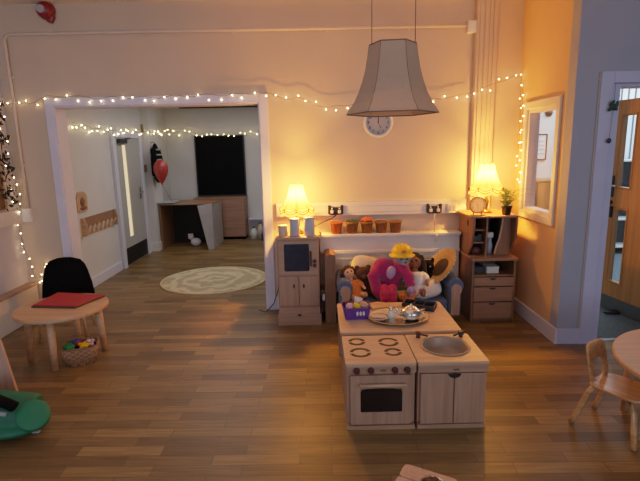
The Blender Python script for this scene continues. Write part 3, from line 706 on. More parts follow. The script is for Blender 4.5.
def doll(nm, label, cat, loc, rz, sc, skin, hair, dress, hairlen, tilt=0.0, lean=0.25):
    """a seated doll: body one continuous remeshed surface, hair, dress and face as parts"""
    t = thing(nm, label, cat, loc, rz, None, sc)
    b = MB()
    b.ell((0, 0.03, 0.40), (0.075, 0.07, 0.085))                         # head
    b.rod((0, 0.03, 0.26), (0, 0.03, 0.36), 0.032)
    b.ell((0, 0.03, 0.20), (0.075, 0.05, 0.10))
    b.ell((0, 0.02, 0.09), (0.085, 0.065, 0.075))
    for s in (-1, 1):
        b.tube([(s*0.07, 0.03, 0.27), (s*0.115, 0.0, 0.21), (s*0.12, -0.06, 0.15)], lambda u: 0.028-0.008*u, 10)
        b.ell((s*0.12, -0.075, 0.14), (0.02, 0.026, 0.018))
        for k in range(4): b.rod((s*(0.108+0.008*k), -0.09, 0.14), (s*(0.106+0.01*k), -0.112-0.003*(k in (1, 2)), 0.132), 0.0052, 0.004, 6)
        b.rod((s*0.105, -0.075, 0.145), (s*0.092, -0.093, 0.15), 0.006, 0.005, 6)
        b.tube([(s*0.045, 0.0, 0.07), (s*0.07, -0.10, 0.07), (s*0.075, -0.19, 0.05)], lambda u: 0.042-0.014*u, 10)
        b.ell((s*0.078, -0.215, 0.065), (0.024, 0.026, 0.038))
        b.ell((s*0.073, 0.04, 0.395), (0.012, 0.012, 0.02))
    b.ell((0, -0.042, 0.392), (0.011, 0.014, 0.012)); b.ell((0, -0.03, 0.362), (0.03, 0.022, 0.018))
    b.build('body', skin, t, 0, 0.006, 0, 3)
    fc = MB()
    for s in (-1, 1): fc.ell((s*0.027, -0.040, 0.408), (0.011, 0.005, 0.012))
    fc.build('eyes', M['black'], t)
    MB().ell((0, -0.051, 0.368), (0.015, 0.004, 0.005)).build('mouth', M['redpad'], t)
    h = MB()
    h.ell((0, 0.045, 0.425), (0.083, 0.075, 0.08))
    for s in (-1, 1): h.tube([(s*0.06, 0.045, 0.45), (s*0.088, 0.045, 0.40), (s*0.09, 0.04, 0.40-hairlen)], lambda u: 0.040-0.004*u, 10)
    h.tube([(0, 0.09, 0.44), (0, 0.105, 0.36), (0, 0.10, 0.38-hairlen)], 0.05, 10)
    h.build('hair', hair, t, 0, 0.007, 0, 2)
    dr = MB()
    dr.lathe([(0, 0.288), (0.05, 0.285), (0.085, 0.26), (0.092, 0.20), (0.098, 0.13), (0.125, 0.06), (0.135, 0.02), (0.10, 0.004), (0, 0.004)], 24, (0, 0.02, 0), None, lambda a, z: 1+(0.05*math.cos(a*8) if z < 0.1 else 0))
    for s in (-1, 1): dr.tube([(s*0.065, 0.03, 0.265), (s*0.108, 0.008, 0.22), (s*0.119, -0.03, 0.18)], 0.036, 10)
    dr.build('dress', dress, t, 0, 0.008, 0, 2)
    t.rotation_euler = (0, tilt, rz) if not lean else (-lean*0.6, tilt, rz)
    return t
doll('baby_doll', 'pale skinned baby doll in orange lying against the left sofa arm', 'doll', (0.325, 4.04, 0.262), 0.25, 0.66, M['skin'], M['hairbr'], M['orangef'], 0.05, -0.22, 0.5)
doll('girl_doll', 'brown skinned doll with long black hair and white dress on the sofa', 'doll', (0.86, 4.06, 0.27), -0.25, 0.82, M['skind'], M['hairb'], M['whitec'], 0.27, -0.12, 0.35)

# brown teddy
t = thing('teddy_bear', 'dark brown teddy bear slumped beside the baby doll', 'teddy bear', (0.40, 4.16, 0.265), 0.2, None, 0.82)
b = MB()
b.ell((0, 0, 0.09), (0.085, 0.075, 0.10)); b.ell((-0.03, -0.02, 0.27), (0.085, 0.075, 0.075)); b.rod((0, 0, 0.16), (-0.02, -0.01, 0.23), 0.05)
for s in (-1, 1):
    b.ell((-0.03+s*0.065, -0.01, 0.335), (0.03, 0.018, 0.03))
    b.tube([(s*0.07, 0, 0.16), (s*0.12, -0.05, 0.12), (s*0.11, -0.11, 0.09)], 0.034, 10)
    b.tube([(s*0.05, -0.03, 0.045), (s*0.09, -0.13, 0.04), (s*0.10, -0.17, 0.055)], 0.042, 10)
b.build('body', M['fur'], t, 0, 0.009, 0, 3)
MB().ell((-0.03, -0.085, 0.25), (0.036, 0.028, 0.028)).build('muzzle', M['cone'], t)
MB().ell((-0.058, -0.085, 0.285), 0.008).ell((-0.002, -0.085, 0.285), 0.008).build('eyes', M['black'], t)
MB().ell((-0.03, -0.112, 0.258), (0.012, 0.006, 0.008)).build('nose', M['black'], t)

# magenta plush with yellow hat
t = thing('plush_toy', 'large magenta plush toy wearing a yellow hard hat in the middle of the sofa', 'plush toy', (0.60, 4.05, 0.262))
b = MB()
b.ell((0.02, 0.07, 0.20), (0.115, 0.09, 0.16)); b.ell((-0.045, 0.04, 0.27), (0.10, 0.085, 0.11)); b.ell((0.10, 0.03, 0.27), (0.09, 0.08, 0.09))
b.tube([(-0.07, 0.03, 0.30), (-0.14, -0.02, 0.22), (-0.11, -0.06, 0.12), (-0.06, -0.09, 0.06)], 0.056, 12)
b.tube([(0.11, 0.0, 0.29), (0.165, -0.06, 0.22), (0.175, -0.10, 0.15)], lambda u: 0.055-0.012*u, 12)
b.build('body', M['magenta'], t, 0, 0.009, 0, 3)
MB().ell((0.012, -0.045, 0.262), (0.042, 0.026, 0.062), rot=(0.1, 0.2, 0)).build('chest_patch', M['lav'], t)
b = MB(); b.ell((0.12, 0.02, 0.375), (0.078, 0.075, 0.07)); b.ell((0.13, -0.045, 0.352), (0.044, 0.036, 0.032))
for s in (-1, 1): b.ell((0.12+s*0.075, 0.03, 0.375), (0.02, 0.012, 0.024))
hd = b.build('head', M['greyf'], t, 0, 0.008, 0, 3)
MB().ell((0.10, -0.056, 0.385), 0.009).ell((0.15, -0.056, 0.385), 0.009).ell((0.132, -0.082, 0.357), (0.011, 0.006, 0.007)).build('eyes_and_nose', M['black'], hd)
hat = MB().lathe([(0.112, 0.0), (0.114, 0.006), (0.090, 0.012), (0.090, 0.04), (0.075, 0.075), (0.045, 0.098), (0, 0.105)], 28, (0.115, 0.01, 0.40)).ell((0.115, -0.015, 0.47), (0.014, 0.075, 0.045)).build('hard_hat', M['yellow'], t)
MB().prism(circ(0.115, 0.452, 0.022, 0.016, 16), -0.088, -0.076).build('hat_badge', M['orangef'], hat)
for dx, yy in ((-0.05, -0.13), (0.015, -0.12)):
    lg = MB(); lg.tube([(dx+0.01, -0.02, 0.10), (dx, -0.10, 0.135), (dx-0.005, -0.14, 0.08)], 0.045, 12); lg.ell((dx-0.005, -0.145, 0.055), (0.042, 0.05, 0.05))
    lg.build('leg', M['pink'], t, 0, 0.009, 0, 3)
b = MB(); b.ell((0.178, -0.115, 0.125), (0.034, 0.03, 0.038))
for k in range(4): b.rod((0.155+0.014*k, -0.125, 0.10), (0.152+0.016*k, -0.135, 0.075), 0.008, 0.006, 8)
b.rod((0.15, -0.12, 0.125), (0.132, -0.13, 0.11), 0.008, 0.006, 8)
b.build('paw', M['lav'], t, 0, 0.005, 0, 2)
# orange plush
t = thing('orange_soft_toy', 'small orange soft toy at the foot of the magenta plush toy', 'soft toy', (0.745, 3.955, 0.268), 0.3)
b = MB(); b.ell((0, 0, 0.045), (0.075, 0.055, 0.045)); b.ell((-0.055, -0.015, 0.065), (0.042, 0.038, 0.040)); b.ell((0.08, 0.0, 0.055), (0.028, 0.02, 0.016))
for s in (-1, 1): b.ell((s*0.03, -0.05, 0.02), (0.02, 0.03, 0.018))
b.build('body', M['orangef'], t, 0, 0.007, 0, 3)
MB().ell((-0.075, -0.045, 0.078), 0.005).ell((-0.048, -0.052, 0.08), 0.005).build('eyes', M['black'], t)
# black hair plush (dark) behind the doll
t = thing('black_soft_toy', 'dark black soft toy squeezed between girl doll and straw hat', 'soft toy', (0.985, 4.20, 0.262), -0.2)
b = MB(); b.ell((0, 0, 0.11), (0.07, 0.06, 0.11)); b.ell((-0.01, -0.01, 0.265), (0.062, 0.055, 0.06))
for s in (-1, 1): b.ell((-0.01+s*0.045, 0, 0.32), (0.018, 0.012, 0.026)); b.tube([(s*0.055, 0, 0.18), (s*0.08, -0.04, 0.13), (s*0.07, -0.08, 0.10)], 0.026, 10); b.tube([(s*0.035, -0.03, 0.04), (s*0.06, -0.10, 0.035)], 0.03, 10)
b.build('body', M['blackf'], t, 0, 0.008, 0, 3)
MB().ell((-0.032, -0.064, 0.275), 0.007).ell((0.012, -0.064, 0.275), 0.007).build('eyes', M['lav'], t)

# straw hat leaning
t = thing('straw_hat', 'wide brimmed woven straw hat leaning upright on the right of the sofa', 'hat', (1.085, 4.17, 0.52))
hm_ = Matrix.Rotation(math.radians(20), 4, 'Y') @ Matrix.Rotation(math.radians(-74), 4, 'Z') @ Matrix.Rotation(math.radians(70), 4, 'X')
sv = Matrix.Diagonal((1.0, 1.12, 1, 1))
MB().lathe([(0.0, 0.005), (0.06, 0.0), (0.085, 0.0), (0.10, 0.008), (0.165, 0.022), (0.175, 0.02), (0.176, 0.012), (0.165, 0.010), (0.09, -0.008)], 40, (0, 0, 0), hm_ @ sv).build('brim', M['straw'], t)
MB().lathe([(0.088, 0.003), (0.080, -0.05), (0.06, -0.075), (0, -0.08)], 32, (0, 0, 0), hm_ @ sv).build('crown', M['straw'], t)
MB().lathe([(0.0, 0.010), (0.055, 0.009), (0.083, 0.004)], 32, (0, 0, 0), hm_ @ sv).build('crown_opening', M['strawd'], t)
bd = MB()
for k in range(28):
    a = 2*PI*k/28; bd.ell(hm_ @ sv @ Vector((0.172*math.cos(a), 0.172*math.sin(a), 0.018)), 0.007, 8, 6)
bd.build('edge_beads', M['whitec'], t)

# ------------------------------------------------------------------ toy table behind stove, with its things
TZ = 0.41
t = thing('low_play_table', 'low pale wooden table between the play kitchen and the sofa', 'table', (0.525, 3.24, 0))
TB = M['topbeech']
MB().prism(rrect(-0.405, 0.395, -0.30, 0.30, 0.02), TZ-0.026, TZ, 'XY').build('tabletop', TB, t, 0.005)
MB().box(-0.37, 0.36, -0.27, -0.25, TZ-0.09, TZ-0.026).box(-0.37, 0.36, 0.25, 0.27, TZ-0.09, TZ-0.026).box(-0.37, -0.35, -0.25, 0.25, TZ-0.09, TZ-0.026).box(0.34, 0.36, -0.25, 0.25, TZ-0.09, TZ-0.026).build('apron', M['beechx'], t, 0.003)
for sx in (-0.375, 0.365):
    for sy in (-0.27, 0.27): MB().box(sx-0.022, sx+0.022, sy-0.022, sy+0.022, 0, TZ-0.026).build('leg', M['beech'], t, 0.005)

# silver tray, teapot, shaker, plates
t = thing('silver_tray', 'oval silver serving tray on the low play table', 'tray', (0.535, 3.185, TZ))
sv = Matrix.Diagonal((1.0, 0.84, 1, 1))
MB().lathe([(0, 0.003), (0.165, 0.003), (0.185, 0.016), (0.212, 0.022), (0.218, 0.019), (0.19, 0.010), (0.165, 0.0), (0, 0.0)], 48, (0, 0, 0), sv).build('dish', M['silver'], t)
MB().tube([(0.216*math.cos(2*PI*k/48), 0.216*0.84*math.sin(2*PI*k/48), 0.021) for k in range(48)], 0.004, 6, True).build('rim', M['gold'], t)
t = thing('silver_teapot', 'silver toy teapot on the right of the oval tray', 'teapot', (0.625, 3.16, TZ+0.0035), 0.1)
MB().lathe([(0, 0), (0.05, 0), (0.066, 0.018), (0.074, 0.042), (0.066, 0.066), (0.04, 0.082), (0, 0.084)], 28).build('pot_body', M['silver'], t)
MB().lathe([(0.042, 0.082), (0.03, 0.092), (0.008, 0.096), (0.01, 0.106), (0, 0.111)], 20).build('lid', M['silver'], t)
MB().tube([(-0.066, 0, 0.035), (-0.092, 0, 0.05), (-0.10, 0, 0.075), (-0.112, 0, 0.085)], lambda u: 0.015-0.008*u, 10).build('spout', M['silver'], t)
MB().tube([(0.066, 0, 0.06), (0.098, 0, 0.066), (0.102, 0, 0.04), (0.07, 0, 0.025)], 0.006, 8).build('handle', M['silver'], t)
t = thing('salt_shaker', 'small white and silver pot standing in the middle of the oval tray', 'shaker', (0.492, 3.20, TZ+0.0035))
MB().lathe([(0, 0), (0.022, 0), (0.025, 0.02), (0.018, 0.045), (0.016, 0.055)], 18).build('pot_body', M['plastic'], t)
MB().lathe([(0.017, 0.055), (0.018, 0.065), (0.010, 0.078), (0, 0.08)], 18).build('lid', M['silver'], t)
MB().tube([(0.022, 0, 0.04), (0.04, 0, 0.04), (0.04, 0, 0.018), (0.024, 0, 0.014)], 0.004, 6).build('handle', M['plastic'], t)
tag(MB().lathe([(0, 0.004), (0.05, 0.004), (0.072, 0.014), (0.074, 0.011), (0.052, 0.0), (0, 0.0)], 32, (0.405, 3.19, TZ+0.0035)).build('toy_plate', M['silver']), 'round silver toy plate lying at the left of the oval tray', 'plate')
tag(MB().lathe([(0, 0.003), (0.06, 0.003), (0.085, 0.010), (0.087, 0.007), (0.06, 0.0), (0, 0.0)], 32, (0.44, 3.44, TZ)).build('wooden_plate', M['table']), 'round wooden plate at the back of the low play table', 'plate')
# black tray box
t = thing('cash_tray', 'black shallow tray box at the back right of the low play table', 'tray', (0.735, 3.40, TZ), -0.42)
MB().box(-0.12, 0.12, -0.062, 0.062, 0, 0.008).box(-0.12, 0.12, -0.062, -0.054, 0.008, 0.04).box(-0.12, 0.12, 0.054, 0.062, 0.008, 0.04).box(-0.12, -0.112, -0.054, 0.054, 0.008, 0.04).box(0.112, 0.12, -0.054, 0.054, 0.008, 0.04).build('tray_body', M['greyk'], t, 0.003)
for x in (-0.04, 0.035): MB().box(x-0.003, x+0.003, -0.054, 0.054, 0.008, 0.034).build('divider', M['greyk'], t)
# purple basket with toy food
t = thing('purple_basket', 'purple plastic basket full of bits at the left of the low play table', 'basket', (0.247, 3.235, TZ), 0.06)
def ring(w, d, z, r=0.02): return [(x, y, z) for x, y in rrect(-w, w, -d, d, r, 4)]
bk = MB(); lo_, hi_ = ring(0.082, 0.062, 0.0), ring(0.098, 0.078, 0.085); n = len(lo_)
lo2, hi2 = ring(0.078, 0.058, 0.006), ring(0.094, 0.074, 0.085)
bk._add(lo_+hi_+lo2+hi2, [(i, (i+1) % n, n+(i+1) % n, n+i) for i in range(n)]+[(2*n+(i+1) % n, 2*n+i, 3*n+i, 3*n+(i+1) % n) for i in range(n)]+[(n+i, n+(i+1) % n, 3*n+(i+1) % n, 3*n+i) for i in range(n)]+[tuple(range(n-1, -1, -1)), tuple(range(2*n, 3*n))])
body = bk.build('basket_body', M['purple'], t)
MB().tube([(x, y, 0.086) for x, y, z in ring(0.099, 0.079, 0)], 0.005, 6, True).build('rim', M['purple'], t)
em = MB()
for dx in (0.0, 0.022, 0.044): em.prism(circ(dx, 0.048, 0.008, 0.016, 14), -0.0745, -0.069)
em.build('side_slots', M['whitec'], t)
bits = [('toy_cup', 'whitec', 'pale toy cup sticking out of the back of the purple basket'), ('toy_fruit', 'pinkt', 'pink toy fruit lying in the purple basket'),
        ('toy_lemon', 'yellow', 'yellow toy lemon in the purple basket'), ('toy_bread', 'table', 'tan toy bread roll in the purple basket'), ('toy_pepper', 'knobred', 'dark red toy pepper in the purple basket')]
pos = [(0.02, 0.045, 0.10), (-0.05, -0.025, 0.085), (0.0, -0.03, 0.09), (0.055, -0.01, 0.088), (-0.045, 0.03, 0.09)]
for (nm, mt, lb), p in zip(bits, pos):
    P3 = Matrix.Rotation(0.06, 4, 'Z') @ Vector(p)+Vector((0.247, 3.235, TZ))
    q = MB()
    if nm == 'toy_cup': q.lathe([(0, -0.03), (0.022, -0.03), (0.03, 0.03), (0.027, 0.03), (0.02, -0.024), (0, -0.024)], 18)
    elif nm == 'toy_lemon': q.ell((0, 0, 0), (0.03, 0.022, 0.022)).ell((0.03, 0, 0), 0.007, 8, 6)
    elif nm == 'toy_bread': q.ell((0, 0, 0), (0.036, 0.028, 0.024)).ell((0, -0.004, 0.014), (0.022, 0.016, 0.014))
    elif nm == 'toy_pepper': q.ell((-0.008, 0, 0), (0.022, 0.022, 0.026)).ell((0.01, 0.006, 0), (0.02, 0.02, 0.026)).rod((0, 0, 0.024), (0.003, 0, 0.042), 0.005, 0.004)
    else: q.ell((0, 0, 0), 0.028).rod((0, 0, 0.024), (0.006, 0, 0.04), 0.003)
    o = q.build(nm, M[mt]); o.location = P3; o.rotation_euler = (0.5*p[0]*10, 0.4, p[1]*20)
    tag(o, lb, 'toy', 'toy food in the purple basket')

# ------------------------------------------------------------------ play stove and sink unit
def mark(t, x, z):
    mk = MB()
    for k in range(3): mk.tube([(x-0.016+0.012*k, -0.0255, z-0.006), (x-0.012+0.012*k, -0.0255, z+0.006), (x-0.006+0.012*k, -0.0255, z-0.004)], 0.0016, 5)
    mk.build('maker_mark', M['ring'], t)
K = 0.40; yo = 2.50
t = thing('play_stove', 'pale wooden play stove with four dark burner rings and an oven door', 'play stove', (0.33, yo, 0), 0.005)
MB().box(-0.196, 0.194, 0, 0.36, 0.03, TZ-0.05).build('carcass', M['beech'], t, 0.005)
MB().prism(rrect(-0.202, 0.199, -0.022, 0.385, 0.012), TZ-0.05+0.03, TZ, 'XY').build('worktop', TB, t, 0.005)
MB().box(-0.200, 0.197, -0.022, 0.002, TZ-0.062, TZ-0.018).build('control_panel', M['beechx'], t, 0.004)
MB().box(-0.196, 0.194, -0.019, 0.34, 0, 0.024).build('plinth', M['beechx'], t)
for x in (-0.14, -0.06, 0.075, 0.145): MB().disc_cyl(0.019, 0.016, 0.022, 0.044, 16, (x, 0, 0), Matrix.Translation((0, 0, TZ-0.040)) @ Mx).build('knob', M['knobred'], t)
mark(t, 0.01, TZ-0.042)
for (bx, by, rr) in ((-0.105, 0.127, 0.064), (-0.113, 0.288, 0.054), (0.082, 0.272, 0.064), (0.088, 0.125, 0.053)):
    mr = MB()
    for a0_ in (0.25, PI+0.25):
        o_ = [(bx+rr*math.cos(a0_+2.75*k/18), by+rr*math.sin(a0_+2.75*k/18)) for k in range(19)]
        i_ = [(bx+(rr-0.021)*math.cos(a0_+2.75*k/18), by+(rr-0.021)*math.sin(a0_+2.75*k/18)) for k in range(18, -1, -1)]
        for k in range(18): mr.prism([o_[k], o_[k+1], i_[17-k], i_[18-k]], TZ, TZ+0.0015, 'XY')
    mr.build('burner_ring', M['ring'], t)
d = MB().ring_plate(rrect(-0.176, 0.172, 0.032, 0.335, 0.01), rrect(-0.116, 0.117, 0.115, 0.255, 0.012), -0.02, 0.0).build('oven_door', M['beech'], t, 0.003)
MB().prism(rrect(-0.118, 0.119, 0.113, 0.235, 0.006)[12:24]+[(0.119, 0.235)]+[(0.0+0.119*math.cos(a), 0.235+0.024*math.sin(a)) for a in [PI*k/12 for k in range(1, 12)]]+[(-0.118, 0.235)], -0.0225, -0.0195).build('oven_window', M['ovenw'], d)
MB().rod((-0.125, -0.042, 0.285), (0.14, -0.042, 0.285), 0.009).rod((-0.115, -0.042, 0.285), (-0.115, -0.018, 0.285), 0.007).rod((0.13, -0.042, 0.285), (0.13, -0.018, 0.285), 0.007).build('handle', M['topbeech'], d)

t = thing('play_sink', 'pale wooden play sink unit with a round basin and two cupboard doors', 'play sink', (0.735, yo, 0), 0.005)
MB().box(-0.196, 0.196, 0, 0.36, 0.03, TZ-0.14).box(-0.196, -0.18, 0, 0.36, TZ-0.14, TZ-0.02).box(0.18, 0.196, 0, 0.36, TZ-0.14, TZ-0.02).box(-0.18, 0.18, 0.345, 0.36, TZ-0.14, TZ-0.02).box(-0.18, 0.18, 0.0, 0.012, TZ-0.14, TZ-0.02).build('carcass', M['beech'], t, 0.004)
sc_, rs, ry_ = (0.008, 0.195), 0.134, 0.134
no_ = 40
def sq(a):
    x0_, x1_, y0_, y1_ = -0.200, 0.202, -0.022, 0.385
    cx_, cy_ = sc_; dx, dy = math.cos(a), math.sin(a)
    tx = ((x1_ if dx > 0 else x0_)-cx_)/dx if abs(dx) > 1e-6 else 9; ty = ((y1_ if dy > 0 else y0_)-cy_)/dy if abs(dy) > 1e-6 else 9
    u = min(tx, ty); return (cx_+dx*u, cy_+dy*u)
angs = sorted([2*PI*k/no_ for k in range(no_)]+[math.atan2(y-sc_[1], x-sc_[0]) % (2*PI) for x in (-0.200, 0.202) for y in (-0.022, 0.385)])
MB().ring_plate([sq(a) for a in angs], [(sc_[0]+rs*math.cos(a), sc_[1]+ry_*math.sin(a)) for a in angs], TZ-0.02, TZ, 'XY').build('worktop', TB, t, 0.003)
MB().lathe([(0.148, 0.003), (0.146, 0.008), (0.136, 0.006), (0.130, -0.005), (0.122, -0.045), (0.10, -0.075), (0.05, -0.085), (0, -0.086)], 40, (sc_[0], sc_[1], TZ)).build('basin', M['bowl'], t)
MB().box(-0.198, 0.198, -0.022, 0.0, TZ-0.065, TZ-0.020).build('front_rail', M['beechx'], t, 0.004)
mark(t, 0.015, TZ-0.045)
MB().box(-0.196, 0.196, -0.019, 0.34, 0, 0.024).build('plinth', M['beechx'], t)
for s in (-1, 1):
    xa, xb = sorted((s*0.0025+0.008, s*0.185+0.003))
    pts = [(xa, 0.030), (xb, 0.030), (xb, 0.338), (xa, 0.338)]
    MB().prism(pts, -0.02, 0).build('door', M['beech'], t, 0.003)
MB().prism([(0.008+0.036*math.cos(PI+PI*k/12), 0.338+0.026*math.sin(PI+PI*k/12)) for k in range(13)], -0.0225, -0.019).build('finger_slot', M['dark'], t)
for x, l in ((-0.125, 1), (0.145, -1)):
    MB().rod((x, 0.335, TZ), (x, 0.335, TZ+0.022), 0.014).box(x-0.014, x+0.014, 0.32, 0.35, TZ+0.018, TZ+0.038).rod((x, 0.335, TZ+0.026), (x+l*0.055, 0.30, TZ+0.022), 0.006).build('tap', M['knobred'] if l > 0 else M['greyk'], t)

# ------------------------------------------------------------------ left table, red pad, black chair, basket
tcx, tcy, th = -2.03, 3.56, 0.43
t = thing('round_table', 'small round pale wooden table with four legs at the left wall', 'table', (tcx, tcy, 0))
MB().prism(circ(0, 0, 0.335, 0.335, 56), th-0.028, th, 'XY').build('tabletop', M['table'], t, 0.006)
for (x, y) in ((0.02, -0.23), (-0.27, -0.05), (0.235, 0.13), (-0.03, 0.24)):
    MB().rod((x*1.0, y*1.0, 0), (x*0.93, y*0.93, th-0.028), 0.023, 0.029, 16).build('leg', M['table'], t)
t = thing('red_folder', 'flat red folder lying on the round table at the left', 'folder', (0, 0, th))
MB().prism([(-2.250, 3.525), (-1.885, 3.48), (-1.785, 3.775), (-2.23, 3.875)], 0.001, 0.013, 'XY').build('edge', M['padedge'], t, 0.002)
MB().prism([(-2.245, 3.535), (-1.885, 3.49), (-1.79, 3.775), (-2.225, 3.87)], 0.013, 0.020, 'XY').build('cover', M['redpad'], t, 0.003)
cover = None
t = thing('black_chair', 'chair with a black rounded backrest behind the round table at the left', 'chair', (-2.30, 4.09, 0), math.radians(14))
n = 14
bkm = MB(); pr = [(-0.225, 0.30), (0.225, 0.30), (0.21, 0.42), (0.185, 0.54), (0.165, 0.60), (0.13, 0.645), (0.06, 0.668), (0, 0.672), (-0.06, 0.668), (-0.13, 0.645), (-0.165, 0.60), (-0.185, 0.54), (-0.21, 0.42)]
bkm.prism(pr, 0.13, 0.165).build('backrest', M['blackf'], t, 0.012)
MB().prism(rrect(-0.21, 0.21, -0.19, 0.17, 0.06), 0.285, 0.32, 'XY').build('seat', M['blackf'], t, 0.01)
for sx in (-0.17, 0.17):
    for sy in (-0.15, 0.14): MB().rod((sx*1.12, sy*1.12, 0), (sx*0.9, sy*0.9, 0.285), 0.012, 0.016).build('leg', M['table'], t)

t = thing('wicker_basket', 'small wicker basket of coloured toys on the floor by the round table', 'basket', (-1.88, 3.475, 0), math.radians(20), None, 1.12)
def bring(w, d, z): return [(x, y, z) for x, y in rrect(-w, w, -d, d, 0.04, 5)]
lo_, hi_ = bring(0.088, 0.068, 0.0), bring(0.112, 0.09, 0.125); lo2, hi2 = bring(0.082, 0.062, 0.008), bring(0.105, 0.083, 0.125); n = len(lo_)
MB()._add(lo_+hi_+lo2+hi2, [(i, (i+1) % n, n+(i+1) % n, n+i) for i in range(n)]+[(2*n+(i+1) % n, 2*n+i, 3*n+i, 3*n+(i+1) % n) for i in range(n)]+[tuple(range(n-1, -1, -1)), tuple(range(2*n, 3*n))]).build('basket_body', M['wick'], t)
ribs = MB()
for i in range(0, n, 1): ribs.rod(Vector(lo_[i])*1.01, Vector(hi_[i])*1.01, 0.004, None, 6)
for k in range(-4, 5):
    for s in (-1, 1): ribs.rod((k*0.016, s*0.069, 0.004), (k*0.019, s*0.091, 0.122), 0.004, None, 6)
ribs.build('ribs', M['wick'], t)
MB().tube([(x, y, 0.126) for x, y, z in bring(0.109, 0.087, 0)], 0.007, 8, True).build('rim', M['walnut'], t)
MB().prism(rrect(-0.1, 0.1, -0.078, 0.078, 0.04), 0.095, 0.105, 'XY').build('lining', M['blackm'], t)
toys = [('toy_car', 'blue', (-0.03, 0.045), 'blue toy car at the back of the wicker basket'), ('toy_block', 'greent', (-0.07, -0.02), 'green toy block at the left of the wicker basket'),
        ('toy_star', 'yellow', (0.03, -0.02), 'yellow star shaped toy in the middle of the wicker basket'), ('toy_ball', 'whitec', (0.05, 0.045), 'white toy ball at the back right of the wicker basket'),
        ('toy_figure', 'pinkt', (0.078, 0.0), 'pink toy figure at the right of the wicker basket'), ('toy_brick', 'redpad', (0.0, 0.02), 'dark red toy brick between the blue car and yellow star')]
Rb = Matrix.Rotation(math.radians(20), 4, 'Z')
for nm, mt, (x, y), lb in toys:
    q = MB()
    if nm == 'toy_star': q.prism([((0.042 if k % 2 == 0 else 0.02)*math.cos(PI*k/5), (0.042 if k % 2 == 0 else 0.02)*math.sin(PI*k/5)) for k in range(10)], -0.009, 0.009, 'XY')
    elif nm == 'toy_ball': q.ell((0, 0, 0), 0.016)
    elif nm == 'toy_car': q.box(-0.04, 0.04, -0.018, 0.018, -0.012, 0.008).prism([(-0.022, 0.008), (0.026, 0.008), (0.016, 0.024), (-0.014, 0.024)], -0.016, 0.016)
    elif nm == 'toy_figure': q.ell((0, 0, 0.018), 0.012).rod((0, 0, -0.015), (0, 0, 0.012), 0.014, 0.007)
    elif nm == 'toy_brick': q.box(-0.03, 0.03, -0.015, 0.015, -0.01, 0.01); q.disc_cyl(0.008, 0.008, 0.01, 0.015, 10, (-0.014, 0, 0)).disc_cyl(0.008, 0.008, 0.01, 0.015, 10, (0.014, 0, 0))
    else: q.box(-0.03, 0.03, -0.025, 0.025, -0.018, 0.016); q.disc_cyl(0.012, 0.012, 0.016, 0.022, 10)
    o = q.build(nm, M[mt], None, 0.003); o.location = Vector((-1.88, 3.475, 0.140)) + Rb @ Vector((x*1.1, y*1.1, 0)); o.scale = (1.2,)*3; o.rotation_euler = (0.25 if nm == 'toy_star' else 0.1, 0.1, x*12+0.3)
    tag(o, lb, 'toy', 'toys in the wicker basket')

# plywood unit at the left edge and green bag
t = thing('plywood_unit', 'pinkish plywood end panel of a low unit at the left edge', 'unit', (0, 0, 0))
MB().prism([(-2.09, 0), (-2.085, 0.012), (-2.155, 0.43), (-2.19, 0.46), (-2.62, 0.46), (-2.62, 0)], 2.985, 3.008).build('end_panel', M['ply'], t, 0.004)
MB().prism([(-2.33, 0), (-2.37, 0.40), (-2.60, 0.40), (-2.60, 0)], 3.20, 3.22).box(-2.60, -2.36, 3.008, 3.20, 0.10, 0.12).box(-2.60, -2.38, 3.008, 3.20, 0.28, 0.30).box(-2.615, -2.60, 3.008, 3.20, 0.0, 0.44).build('shelves', M['ply'], t, 0.003)
t = thing('green_bag', 'green nylon bag with a black strap slumped on the floor at the left edge', 'bag', (-1.935, 2.545, 0), 0)
t.scale = (1, 1, 0.86)
b = MB()
b.tube([(-0.42, 0.02, 0.11), (-0.22, 0.02, 0.125), (0.0, 0.02, 0.13), (0.14, 0.03, 0.115), (0.22, 0.04, 0.10)], lambda u: 0.155-0.03*u, 20)
b.ell((-0.15, -0.06, 0.07), (0.24, 0.16, 0.07)); b.ell((0.12, 0.0, 0.06), (0.18, 0.15, 0.06)); b.ell((-0.10, 0.08, 0.17), (0.14, 0.10, 0.07))
for v in b.bm.verts: v.co.z = max(v.co.z, 0.002)
b.build('bag_body', M['teal'], t, 0, 0.012, 0, 3)
em_ = Matrix.Translation((0.30, -0.10, 0.185)) @ Euler((math.radians(50), 0, math.radians(30))).to_matrix().to_4x4()
MB().lathe([(0.0, 0.016), (0.06, 0.014), (0.085, 0.006), (0.09, 0.0), (0.088, -0.07)], 32, (0, 0, 0), em_ @ Matrix.Diagonal((0.95, 1.05, 1, 1))).build('end_disc', M['tealend'], t)
MB().tube([(-0.02, -0.08, 0.318), (0.12, -0.11, 0.303), (0.19, -0.125, 0.28), (0.225, -0.13, 0.262)], lambda u: 0.032, 8).build('strap', M['blackf'], t)
MB().tube([(0.0, -0.14, 0.262), (0.12, -0.155, 0.245), (0.19, -0.155, 0.228)], 0.014, 8).build('strap_label', M['strapw'], t)
MB().prism(rrect(0.235, 0.275, -0.04, -0.015, 0.004), 0.006, 0.018, 'XY').build('zip_tag', M['strapw'], t, 0.002)

# ------------------------------------------------------------------ right: bentwood chair and round table
t = thing('bentwood_chair', 'small amber bentwood chair with an arched cut-out back beside the right table', 'chair', (1.645, 2.43, 0), math.radians(33.5))
